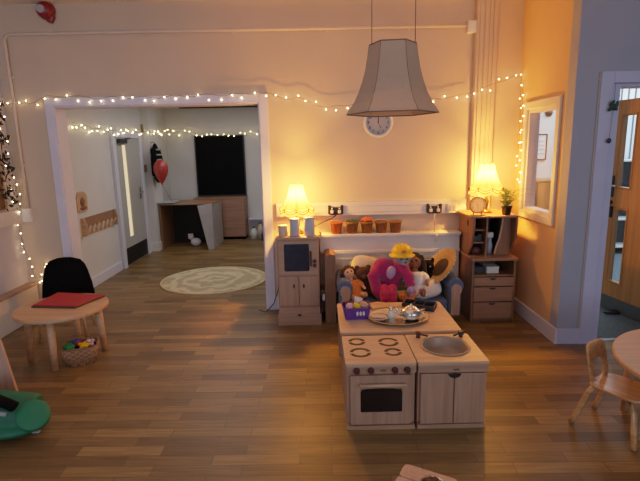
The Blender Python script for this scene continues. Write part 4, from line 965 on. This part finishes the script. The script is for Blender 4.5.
# local: -Y is forward (away from the backrest)
sh_, bt = 0.275, M['bent']
MB().prism([(x, y) for x, y in rrect(-0.125, 0.125, -0.165, 0.125, 0.07, 6)], sh_-0.014, sh_, 'XY').build('seat', bt, t, 0.006)
out, inn = [], []
for k in range(48):
    a = 2*PI*k/48
    u = math.cos(a); v = math.sin(a)
    ex = lambda q, e: math.copysign(abs(q)**e, q)
    x = 0.092*ex(u, 0.7)*(1.0+0.10*(v < 0)*abs(v)); z = sh_+0.13+0.137*ex(v, 0.75)
    out.append((0.098*ex(u, 0.36), sh_+0.098+0.112*ex(v, 0.42 if v < 0 else 0.6))); inn.append((0.060*ex(u, 0.45), sh_+0.056+0.058*ex(v, 0.6)))
bkp = MB().ring_plate(out, inn, 0.105, 0.121)
for v in bkp.bm.verts:
    hgt = v.co.z-sh_; v.co.y += 0.16*hgt+0.25*hgt*hgt - 0.6*v.co.x**2
bkp.build('backrest', bt, t, 0.005)
for sx in (-1, 1):
    MB().tube([(sx*0.10, 0.085, sh_-0.014), (sx*0.108, 0.11, 0.22), (sx*0.125, 0.16, 0.06), (sx*0.13, 0.18, 0.008)], 0.0155, 10).build('leg', bt, t)
    MB().tube([(sx*0.09, -0.09, sh_-0.014), (sx*0.105, -0.13, 0.20), (sx*0.12, -0.145, 0.06), (sx*0.125, -0.15, 0.008)], 0.0155, 10).build('leg', bt, t)
MB().tube([(-0.095, 0.07, sh_-0.024), (-0.05, -0.04, sh_-0.028), (0.05, -0.04, sh_-0.028), (0.095, 0.07, sh_-0.024)], 0.009, 8).build('under_brace', bt, t)

t = thing('play_table', 'round pale wooden table cut off by the right edge of the photo', 'table', (2.06, 2.19, 0))
MB().prism(circ(0, 0, 0.53, 0.53, 72), 0.466, 0.494, 'XY').build('tabletop', M['topbeech'], t, 0.008)
for a in (2.05, 0.7, -0.87, 4.6): MB().rod((0.50*math.cos(a), 0.50*math.sin(a), 0), (0.49*math.cos(a), 0.49*math.sin(a), 0.466), 0.022, 0.03, 16).build('leg', M['table'], t)

# ------------------------------------------------------------------ bottom edge: corner of a small stool with a bowl
t = thing('wooden_stool', 'small planked wooden stool cut off by the bottom edge of the photo', 'stool', (0.385, 1.665, 0), math.radians(-29))
st = MB()
for k in range(3): st.prism(rrect(-0.115, 0.115, -0.135+0.0905*k, -0.047+0.0905*k, 0.004 if k < 2 else 0.022), 0.232, 0.252, 'XY')
st.build('seat', M['ply'], t, 0.004)
MB().box(-0.09, 0.09, -0.11, -0.09, 0.19, 0.232).box(-0.09, 0.09, 0.07, 0.09, 0.19, 0.232).build('rail', M['table'], t, 0.003)
for sx in (-0.085, 0.085):
    for sy in (-0.10, 0.08): MB().rod((sx*1.1, sy*1.1, 0), (sx, sy, 0.232), 0.015, 0.018).build('leg', M['table'], t)
t = thing('decorative_bowl', 'small silver and brown dish on the stool at the bottom edge', 'dish', (0.425, 1.66, 0.253))
MB().lathe([(0, 0), (0.03, 0), (0.05, 0.02), (0.056, 0.03), (0.052, 0.03), (0.045, 0.02), (0, 0.006)], 28).build('dish', M['silver'], t)
pc = MB()
for k in range(26):
    a = k*2.4; r = 0.036*math.sqrt(k/26); pc.ell((r*math.cos(a), r*math.sin(a), 0.032+0.012*math.cos(r*40)), (0.010, 0.010, 0.008), 8, 6)
pc.build('potpourri', M['cone'], t)

# ------------------------------------------------------------------ side room things
t = thing('round_rug', 'round cream patterned rug on the floor of the side room', 'rug', (-1.335, 5.78, 0))
MB().prism(circ(0, 0, 0.655, 0.62, 72), 0.001, 0.012, 'XY').build('pile', M['rug'], t, 0.004)
MB().tube([(0.65*math.cos(2*PI*k/72), 0.615*math.sin(2*PI*k/72), 0.008) for k in range(72)], 0.010, 6, True).build('edging', M['cream'], t)

# wooden peg rack on the left wall
t = thing('coat_rack', 'wooden rack with slanted pegs on the left wall of the side room', 'rack', (XB, 5.88, 0.77))
MB().box(0, 0.016, -0.42, 0.42, -0.03, 0.085).build('backboard', M['cabw'], t, 0.003)
for y in (-0.44, 0.42): MB().prism([(0, -0.12), (0.05, -0.12), (0.065, 0.0), (0.04, 0.09), (0, 0.09)], y, y+0.02, 'XZ').build('rack_end', M['table'], t, 0.003)
MB().box(0, 0.014, -0.42, 0.42, -0.12, -0.10).build('lower_rail', M['table'], t, 0.002)
for k in range(7):
    y = -0.36+k*0.12; MB().rod((0.012, y, -0.115), (0.035, y+0.07, -0.02), 0.013).build('peg', M['table'], t)
t = thing('wall_plaque', 'small wooden plaque above the peg rack on the side room wall', 'plaque', (XB, 5.49, 1.045))
MB().prism([(-0.12, -0.11), (0.12, -0.11), (0.13, 0.06), (0.06, 0.12), (-0.06, 0.12), (-0.12, 0.04)], 0, 0.02, 'YZ').build('board', M['table'], t, 0.004)
MB().ell((0.024, 0, 0.0), (0.012, 0.05, 0.06)).ell((0.024, 0.01, -0.07), (0.01, 0.08, 0.02)).build('carving', M['walnut'], t)
tag(MB().rod((XB+0.03, 7.65, 0.9), (XB+0.03, 7.65, 1.98), 0.018).box(XB, XB+0.04, 7.61, 7.69, 1.90, 2.02).box(XB, XB+0.045, 7.61, 7.69, 1.28, 1.40).build('conduit_pipe', M['brass']), 'brass coloured conduit with small boxes beside the side room door', 'conduit')
tag(MB().box(XB, XB+0.02, 6.5, 6.6, -0.0+0.001, 0.03).build('door_stop', M['red'], None, 0.004), 'small red thing on the floor at the grey door', 'door stop')
# coat hooks board with black coat and balloon
t = thing('black_jacket', 'black jacket hanging on the side room wall behind the red balloon', 'jacket', (XB+0.13, 7.64, 1.12))
b = MB(); b.ell((0.06, 0, 0.32), (0.055, 0.14, 0.30)); b.ell((0.07, 0.04, 0.15), (0.06, 0.15, 0.17)); b.tube([(0.06, -0.11, 0.52), (0.07, -0.15, 0.3), (0.07, -0.15, 0.1)], 0.045, 10); b.tube([(0.06, 0.11, 0.52), (0.09, 0.15, 0.3), (0.09, 0.16, 0.1)], 0.045, 10)
b.build('coat_body', M['blackf'], t, 0, 0.02, 0, 3)
for z in (0.42, 0.5, 0.34): MB().box(0.105, 0.122, -0.10, 0.12, z, z+0.022).build('reflective_band', M['strapw'], t)
MB().rod((0.0, 0, 0.62), (0.06, 0, 0.63), 0.01).build('hook', M['chrome'], t)
t = thing('red_balloon', 'red balloon on a string floating above the white topped counter', 'balloon', (-2.345, 7.15, 1.12))
MB().lathe([(0.0, 0.36), (0.04, 0.352), (0.085, 0.31), (0.105, 0.25), (0.105, 0.21), (0.085, 0.13), (0.05, 0.06), (0.018, 0.015), (0.008, 0.0), (0.014, -0.012), (0, -0.012)], 28).build('balloon_skin', M['balloon'], t)
MB().rod((0, 0, -0.012), (-0.04, 0.57, -0.338), 0.002, None, 5).build('string', M['blackm'], t)
# box like desk
t = thing('cardboard_den', 'big brown open box den with a pale flap standing in the side room', 'box den', (-2.2, 7.72, 0), math.radians(-2))
MB().box(-0.43, 0.46, 0.0, 0.62, 0.735, 0.76).build('top', M['cabw'], t, 0.004)
MB().box(-0.43, -0.40, 0.0, 0.62, 0, 0.735).build('side_panel', M['walnut'], t, 0.004)
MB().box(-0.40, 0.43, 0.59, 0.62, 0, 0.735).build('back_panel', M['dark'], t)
MB().box(0.43, 0.46, 0.03, 0.62, 0, 0.735).build('side_panel', M['flapc'], t, 0.004)
fm = Matrix.Translation((0.445, 0.0, 0)) @ Matrix.Rotation(math.radians(-22), 4, 'Z')
MB().prism([(-0.24, 0.735), (0.0, 0.755), (0.0, 0.0), (-0.10, -0.0)], -0.02, 0.0, 'XZ', Matrix.Translation((0.447, -0.005, 0)) @ Matrix.Rotation(math.radians(35), 4, 'Z')).build('flap', M['flapc'], t, 0.003)
t = thing('soft_toy_animal', 'white toy lying inside the dark open box den', 'toy', (-2.12, 7.98, 0.0))
MB().ell((0, 0, 0.07), (0.09, 0.07, 0.07)).ell((-0.08, 0, 0.16), (0.05, 0.05, 0.05)).build('toy_body', M['whitec'], t)
MB().ell((-0.10, -0.04, 0.2), 0.02).ell((-0.05, -0.04, 0.205), 0.02).build('ears', M['whitec'], t)
t = thing('cloth_runner', 'white cloth draped over the left end of the brown box den', 'cloth', (0, 0, 0))
MB().box(-2.71, -2.36, 7.70, 8.05, 0.772, 0.782).box(-2.71, -2.645, 7.685, 8.05, 0.18, 0.782).build('cloth', M['bluegrey'], t, 0.006)
# black hatch/board and cupboard below
t = thing('black_board', 'big black screen above the wooden cupboard on the side room back wall', 'screen', (-1.79, YBB, 0.77))
MB().box(-0.43, 0.43, -0.06, 0, 0, 1.08).build('panel', M['blackm'], t, 0.004)
MB().ring_plate([(-0.45, -0.0), (0.45, -0.0), (0.45, 1.10), (-0.45, 1.10)], [(-0.43, 0.02), (0.43, 0.02), (0.43, 1.08), (-0.43, 1.08)], -0.066, -0.02).build('frame', M['black'], t)
t = thing('low_cupboard', 'brown wooden cupboard standing below the black screen in the side room', 'cupboard', (-1.79, YBB, 0))
MB().box(-0.45, 0.45, -0.36, -0.01, 0.05, 0.74).build('carcass', M['cabw'], t, 0.004)
MB().box(-0.46, 0.46, -0.37, -0.01, 0.74, 0.765).build('top', M['cabw'], t, 0.004)
MB().box(-0.44, 0.44, -0.34, -0.02, 0, 0.05).build('plinth', M['blackm'], t)
for s in (-1, 1): MB().box(min(s*0.004, s*0.446), max(s*0.004, s*0.446), -0.378, -0.36, 0.06, 0.73).build('door', M['cabw'], t, 0.003)
# white boxed pipe ledge and small items at right of the side room
struct('trim_10', MB().box(-1.30, -0.15, YBB-0.20, YBB, 0.33, 0.36), M['white'], None, 0.004)
for i, (x, w_, h, mt, nm, lb) in enumerate(((-1.20, 0.06, 0.22, 'paper', 'white_bottle', 'tall white bottle on the floor under the side room ledge'), (-1.08, 0.05, 0.30, 'creamc', 'cream_bottle', 'cream bottle next to the white bottle under the side room ledge'))):
    t = thing(nm, lb, 'bottle', (x, 8.55, 0))
    MB().lathe([(0, 0), (w_, 0), (w_, h*0.7), (w_*0.4, h*0.85), (w_*0.4, h*0.95)], 16).build('bottle_body', M[mt], t)
    MB().lathe([(w_*0.45, h*0.92), (w_*0.45, h), (0, h)], 16).build('cap', M['black'], t)
t = thing('storage_crate', 'dark blue crate on the floor under the side room ledge', 'crate', (-0.88, 8.45, 0))
MB().box(-0.16, 0.16, -0.12, 0.12, 0, 0.012).box(-0.16, 0.16, -0.12, -0.11, 0.012, 0.12).box(-0.16, 0.16, 0.11, 0.12, 0.012, 0.12).box(-0.16, -0.15, -0.11, 0.11, 0.012, 0.12).box(0.15, 0.16, -0.11, 0.11, 0.012, 0.12).build('crate_body', M['screenb'], t, 0.003)
MB().box(-0.165, 0.165, -0.125, -0.119, 0.105, 0.12).build('rim', M['purple'], t)
tag(MB().box(-1.0, -0.78, 8.40, 8.50, 0.013, 0.24).box(-1.005, -0.775, 8.395, 8.505, 0.24, 0.25).build('paper_packet', M['paper'], None, 0.004), 'white paper packet standing in the dark blue crate', 'packet')

# ------------------------------------------------------------------ left wall board with garland
t = thing('display_board', 'brown display board on the left wall above the white trunking', 'display board', (XL, 3.9, 1.10))
MB().box(0, 0.02, -1.0, 0.50, 0.0, 0.52).build('board', M['cork'], t, 0.004)
MB().box(0, 0.028, 0.50, 0.52, 0, 0.54).box(0, 0.028, -1.0, 0.50, 0.52, 0.54).build('frame', M['table'], t, 0.002)
rnd = random.Random(11)
t = thing('leaf_garland', 'dark leaf garland with lights hanging down the left wall board', 'garland', (XL, 4.43, 1.12))
pts = [(0.05+0.012*math.sin(k*1.7), 0.03*math.sin(k*0.9), 0.98-0.98*k/24) for k in range(25)]
MB().tube(pts, 0.004, 6).build('stem', M['blackm'], t)
lv = MB()
for k in range(150):
    p = Vector(pts[rnd.randrange(25)])+Vector((rnd.uniform(-0.02, 0.035), rnd.uniform(-0.09, 0.07), rnd.uniform(-0.04, 0.04)))
    q = Euler((rnd.uniform(0, 6), rnd.uniform(0, 6), rnd.uniform(0, 6))).to_matrix()
    L = rnd.uniform(0.018, 0.034)
    lv._add([p+q @ Vector(v) for v in ((-L, 0, 0), (0, L*0.5, 0.003), (L, 0, 0), (0, -L*0.5, 0.003))], [(0, 1, 2, 3)])
lf_ = lv.build('leaves', M['leafd'], t); lf_['kind'] = 'stuff'
def bulb_mesh(r):
    b = MB(); b.ell((0, 0, 0), r, 8, 6); bmesh.ops.recalc_face_normals(b.bm, faces=b.bm.faces[:])
    me = bpy.data.meshes.new('bulb'); b.bm.to_mesh(me); b.bm.free(); return me
BM = bulb_mesh(0.0052); BM.materials.append(M['bulb'])
BMY = bulb_mesh(0.0075); BMY.materials.append(M['bulby'])
def bulbs(t, pts, me):
    for p in pts:
        o = bpy.data.objects.new('bulb', me); COL.objects.link(o); o.parent = t; o.location = p
bulbs(t, [(0.085, 0.05*math.sin(k*2.3), 0.93-0.11*k) for k in range(9)], BM)

# ------------------------------------------------------------------ fairy lights
def resample(pts, step):
    pts = [Vector(p) for p in pts]; out = [pts[0].copy()]; acc = 0
    for a, b in zip(pts, pts[1:]):
        L = (b-a).length; n = max(1, int(L/0.02))
        for i in range(1, n+1):
            acc += L/n
            if acc >= step: out.append(a.lerp(b, i/n)); acc = 0
    return out
def fairy(label, pts, step, me, jit=(0.0, 0.012, 0.02), seed=1, wob=0.012, name='fairy_lights'):
    t = thing(name, label, 'fairy lights', pts[0], 0, 'strings of warm fairy lights'); r = random.Random(seed); o0 = Vector(pts[0])
    fine = resample(pts, 0.05)
    fine = [p-o0+Vector((0, 0, wob*math.sin(i*1.3))) for i, p in enumerate(fine)]
    MB().tube(fine, 0.0018, 5).build('wire', M['wire'], t)
    bp = resample(pts, step)[:98]
    bulbs(t, [p-o0+Vector((r.uniform(-1, 1)*jit[0], r.uniform(-1, 1)*jit[1], r.uniform(-1.3, 0.7)*jit[2])) for p in bp], me)
    return t
Y1 = YB-0.034
main = [(-2.88, Y1, 2.06), (-2.80, Y1, 2.05), (-2.65, Y1, 2.075), (-2.50, Y1, 2.117), (-2.38, Y1, 2.125), (-2.01, Y1, 2.10), (-1.55, Y1, 2.095), (-1.08, Y1, 2.105), (-0.71, Y1, 2.105), (-0.48, Y1, 2.11), (-0.30, Y1, 2.06), (-0.16, Y1, 2.06), (-0.02, Y1, 2.005), (0.12, Y1, 1.965), (0.26, Y1, 1.995), (0.6, Y1, 2.02), (1.11, Y1, 2.03), (1.33, Y1, 2.05), (1.43, Y1, 2.08), (1.47, 4.48, 2.085), (1.57, 4.48, 2.12), (1.66, 4.50, 2.165), (1.80, 4.54, 2.20), (1.865, 4.55, 2.23)]
fairy('fairy light string across the back wall above the wide doorway', main, 0.084, BM, (0.01, 0.012, 0.035), 5)
XRc = XR-0.03
drop = [(XRc, 4.54, 2.23), (XRc, 4.53, 2.0), (XRc, 4.50, 1.75), (XRc, 4.52, 1.5), (XRc, 4.50, 1.25), (XRc, 4.46, 1.22), (XRc, 4.44, 1.5), (XRc, 4.46, 1.8), (XRc, 4.49, 2.1)]
fairy('fairy light string hanging in the right corner beside the window', drop, 0.095, BM, (0.005, 0.02, 0.02), 6, 0.004)
XLc = XL+0.06
left = [(-2.87, 4.56, 1.32), (-2.84, 4.55, 1.22), (-2.86, 4.53, 1.10), (-2.90, 4.52, 0.98), (-2.88, 4.52, 0.80), (-2.88, 4.53, 0.70), (-2.85, 4.54, 0.60), (-2.83, 4.54, 0.50), (-2.83, 4.55, 0.40), (-2.80, 4.57, 0.36), (-2.76, 4.57, 0.46), (-2.72, 4.58, 0.56), (-2.70, 4.58, 0.46), (-2.74, 4.57, 0.38), (-2.78, 4.56, 0.34), (-2.73, 4.57, 0.33), (-2.68, 4.58, 0.37), (-2.66, 4.58, 0.46)]
fairy('fairy light string dropping down the left corner behind the round table', left, 0.07, BM, (0.012, 0.01, 0.02), 7, 0.004)
XS = XB+0.04
side_pts = [(XS, 5.42, 1.935), (XS, 5.8, 1.90), (XS, 6.3, 1.885), (XS, 6.9, 1.895), (XS, 7.5, 1.90), (XS+0.12, 7.65, 1.93), (XS+0.12, 8.0, 1.90), (XS+0.04, 8.4, 1.93), (XS+0.10, 8.78, 1.95), (-2.3, 8.78, 1.93), (-1.9, 8.76, 1.89), (-1.5, 8.76, 1.90), (-1.2, 8.78, 1.91), (-0.9, 8.78, 1.93)]
fairy('fairy light string along the side room walls above the grey door', side_pts, 0.088, BMY, (0.015, 0.02, 0.05), 8, 0.01)
tag(MB().tube([(-0.62, YB-0.10, 0.03), (-0.55, YB-0.12, 0.012), (-0.47, YB-0.12, 0.10), (-0.42, YB-0.13, 0.24), (-0.41, YB-0.14, 0.33)], 0.005).build('trailing_flex', M['black']), 'black flex trailing from the doorway jamb to the play microwave cabinet', 'cable')

# ------------------------------------------------------------------ corridor things seen through window and door
t = thing('framed_notice', 'dark framed notice on the corridor wall seen through the window', 'notice', (3.30, 7.2, 1.36))
MB().ring_plate([(-0.10, 0), (0.10, 0), (0.10, 0.38), (-0.10, 0.38)], [(-0.085, 0.015), (0.085, 0.015), (0.085, 0.365), (-0.085, 0.365)], -0.025, 0).build('frame', M['black'], t)
MB().box(-0.085, 0.085, -0.012, 0, 0.015, 0.365).build('sheet', M['paper'], t)
g = MB()
for z in (0.08, 0.14, 0.20, 0.26): g.box(-0.065, 0.065, -0.014, -0.012, z, z+0.022)
g.build('print', M['bluegrey'], t)
t = thing('corridor_cabinet', 'orange brown cabinet in the corridor seen low through the window', 'cabinet', (3.36, 6.98, 0))
MB().box(-0.24, 0.30, -0.18, 0.20, 0.04, 1.06).build('carcass', M['honey'], t, 0.005)
MB().box(-0.25, 0.31, -0.19, 0.20, 1.06, 1.085).build('top', M['honey'], t, 0.004)
for s in (0, 1): MB().box(-0.235+s*0.27, 0.025+s*0.27, -0.198, -0.18, 0.06, 1.04).build('door', M['honey'], t, 0.003)
tag(MB().lathe([(0, 0), (0.05, 0), (0.055, 0.02), (0.03, 0.05), (0, 0.055)], 20, (0, 0, 0), Matrix.Translation((3.40, 7.2, 2.04)) @ Mx).build('ceiling_sensor', M['black']), 'dark round sensor high on the corridor wall seen through the window', 'sensor')
tag(MB().tube([(3.72, 7.16, 0.0), (3.72, 7.16, 2.6)], 0.03, 10).box(3.675, 3.765, 7.12, 7.2, 1.60, 1.66).build('corridor_pipe', M['panelw']), 'white vertical pipe on the corridor wall seen through the window', 'pipe')
bl = struct('window_2', MB().box(3.95, 6.2, 7.17, 7.2, 0.86, 0.90).box(3.95, 6.2, 7.17, 7.2, 2.5, 2.54).box(3.95, 4.0, 7.17, 7.2, 0.9, 2.5), M['white'])
vb = MB()
for k in range(22): vb.box(4.02+0.1*k, 4.09+0.1*k, 7.12, 7.124, 0.92, 2.5, None)
struct('vertical_blind', vb, M['blind'], bl)
struct('pane', MB().box(4.0, 6.2, 7.24, 7.245, 0.9, 2.5), M['glass2'], bl)
tag(MB().ell((0, 0, 0), (0.09, 0.035, 0.018)).ell((0.07, 0.02, 0.006), (0.05, 0.03, 0.016)).build('door_wedge', M['black']), 'black door wedge on the corridor carpet at the open door', 'door wedge').location = (2.76, 4.28, 0.019)
# hanging decoration on the right door frame
t = thing('hanging_decoration', 'dark green sprig hanging on a thread from the right door frame', 'decoration', (2.165, YF-0.045, 1.86))
lv = MB(); rnd = random.Random(4)
for k in range(26):
    a = rnd.uniform(0, 2*PI); e = rnd.uniform(-1, 1); L = rnd.uniform(0.02, 0.036)
    lv.ell((L*math.cos(a)*0.8, 0.012*math.sin(a), L*e), (0.012, 0.006, 0.012), 8, 6)
lv.build('sprig', mat('dark_sprig', '#24463a', 0.7, 0.3, 40), t)
MB().rod((0, 0, 0.02), (0.0, 0.0, 0.16), 0.0015, None, 5).rod((0, 0, -0.02), (-0.01, 0, -0.23), 0.0015, None, 5).rod((0.0, 0.0, 0.16), (0.5, 0.0, 0.155), 0.0015, None, 5).build('thread', M['wire'], t)
MB().ell((-0.01, 0, -0.25), (0.016, 0.012, 0.02)).build('bead', M['screenb'], t)
t = thing('corridor_shelf_unit', 'dark shelf unit in the corridor glimpsed between door frame and door', 'shelf unit', (4.3, 6.85, 0))
MB().box(-0.28, -0.26, -0.15, 0.15, 0, 1.35).box(0.26, 0.28, -0.15, 0.15, 0, 1.35).box(-0.26, 0.26, 0.13, 0.15, 0, 1.35).build('carcass', M['greyk'], t)
for z in (0.1, 0.5, 0.9, 1.33): MB().box(-0.26, 0.26, -0.15, 0.13, z, z+0.02).build('shelf', M['paper'], t)
t = thing('red_flower', 'red flower standing on the corridor shelf unit', 'flower', (4.2, 6.82, 1.35))
MB().rod((0, 0, 0), (0, 0, 0.10), 0.02, 0.03).build('vase', M['paper'], t)
fl_ = MB()
for k in range(7): fl_.ell((0.04*math.cos(k*0.9), 0.02*math.sin(k*0.9), 0.15+0.015*math.sin(k*2)), (0.03, 0.02, 0.03), 10, 8)
fl_.build('petals', M['red'], t)

# ------------------------------------------------------------------ lights
def area(nm, loc, rot, sx, sy, e, col):
    L = bpy.data.lights.new(nm, 'AREA'); L.shape = 'RECTANGLE'; L.size = sx; L.size_y = sy; L.energy = e; L.color = col
    o = bpy.data.objects.new(nm, L); COL.objects.link(o); o.location = loc; o.rotation_euler = rot
    return o
area('rear_window_daylight', (3.1, -2.5, 1.65), (PI/2, 0, 0), 3.5, 1.7, 62, (0.82, 0.87, 1.0))
lw = area('rear_left_fill', (-1.95, -2.5, 1.65), (PI/2, 0, 0), 1.8, 1.7, 15, (0.68, 0.76, 1.0)); lw.data.spread = math.radians(80)  # unseen fill added to cool the left of the back wall
area('ceiling_fill', (-0.4, 2.0, CZ-0.06), (0, 0, 0), 3.0, 3.0, 12, (0.94, 0.93, 1.0))  # added overhead fill; no ceiling lamp is lit
area('side_room_light', (-1.3, 6.7, CB-0.04), (0, 0, 0), 1.4, 2.4, 24, (1.0, 0.95, 0.93))
area('corridor_light', (4.2, 5.6, 2.56), (0, 0, 0), 2.6, 2.6, 130, (0.82, 0.94, 1.0))
wd = bpy.data.worlds.new('dusk'); scene.world = wd; wd.use_nodes = True
bg = wd.node_tree.nodes['Background']; bg.inputs['Color'].default_value = (0.62, 0.70, 0.9, 1); bg.inputs['Strength'].default_value = 0.6

# ------------------------------------------------------------------ camera
cam = bpy.data.cameras.new('camera'); co = bpy.data.objects.new('camera', cam); COL.objects.link(co)
cam.sensor_fit = 'HORIZONTAL'; cam.sensor_width = 36; cam.lens = 475/640*36; cam.clip_start = 0.02
P, R = math.radians(11), math.radians(1.2)
fwd = Vector((0, math.cos(P), -math.sin(P))); r0 = Vector((1, 0, 0)); u0 = Vector((0, math.sin(P), math.cos(P)))
rt = r0*math.cos(R)-u0*math.sin(R); up = u0*math.cos(R)+r0*math.sin(R)
co.matrix_world = Matrix(((rt.x, up.x, -fwd.x, 0), (rt.y, up.y, -fwd.y, 0), (rt.z, up.z, -fwd.z, 1.6), (0, 0, 0, 1)))
scene.camera = co
scene.cycles.use_denoising = True
scene.cycles.max_bounces = 8
scene.cycles.sample_clamp_indirect = 4.0
scene.view_settings.view_transform = 'Standard'
scene.view_settings.exposure = 0.0
vs_ = scene.view_settings; vs_.use_curve_mapping = True
cm = vs_.curve_mapping; cm.white_level = (4, 4, 4); cm.extend = 'HORIZONTAL'
cv = cm.curves[3]
cv.points[0].location = (0, 0); cv.points[1].location = (1, 1.0)
for px_, py_ in ((0.06, 0.235), (0.125, 0.43), (0.25, 0.66), (0.5, 0.86)): cv.points.new(px_, py_)
cm.update()
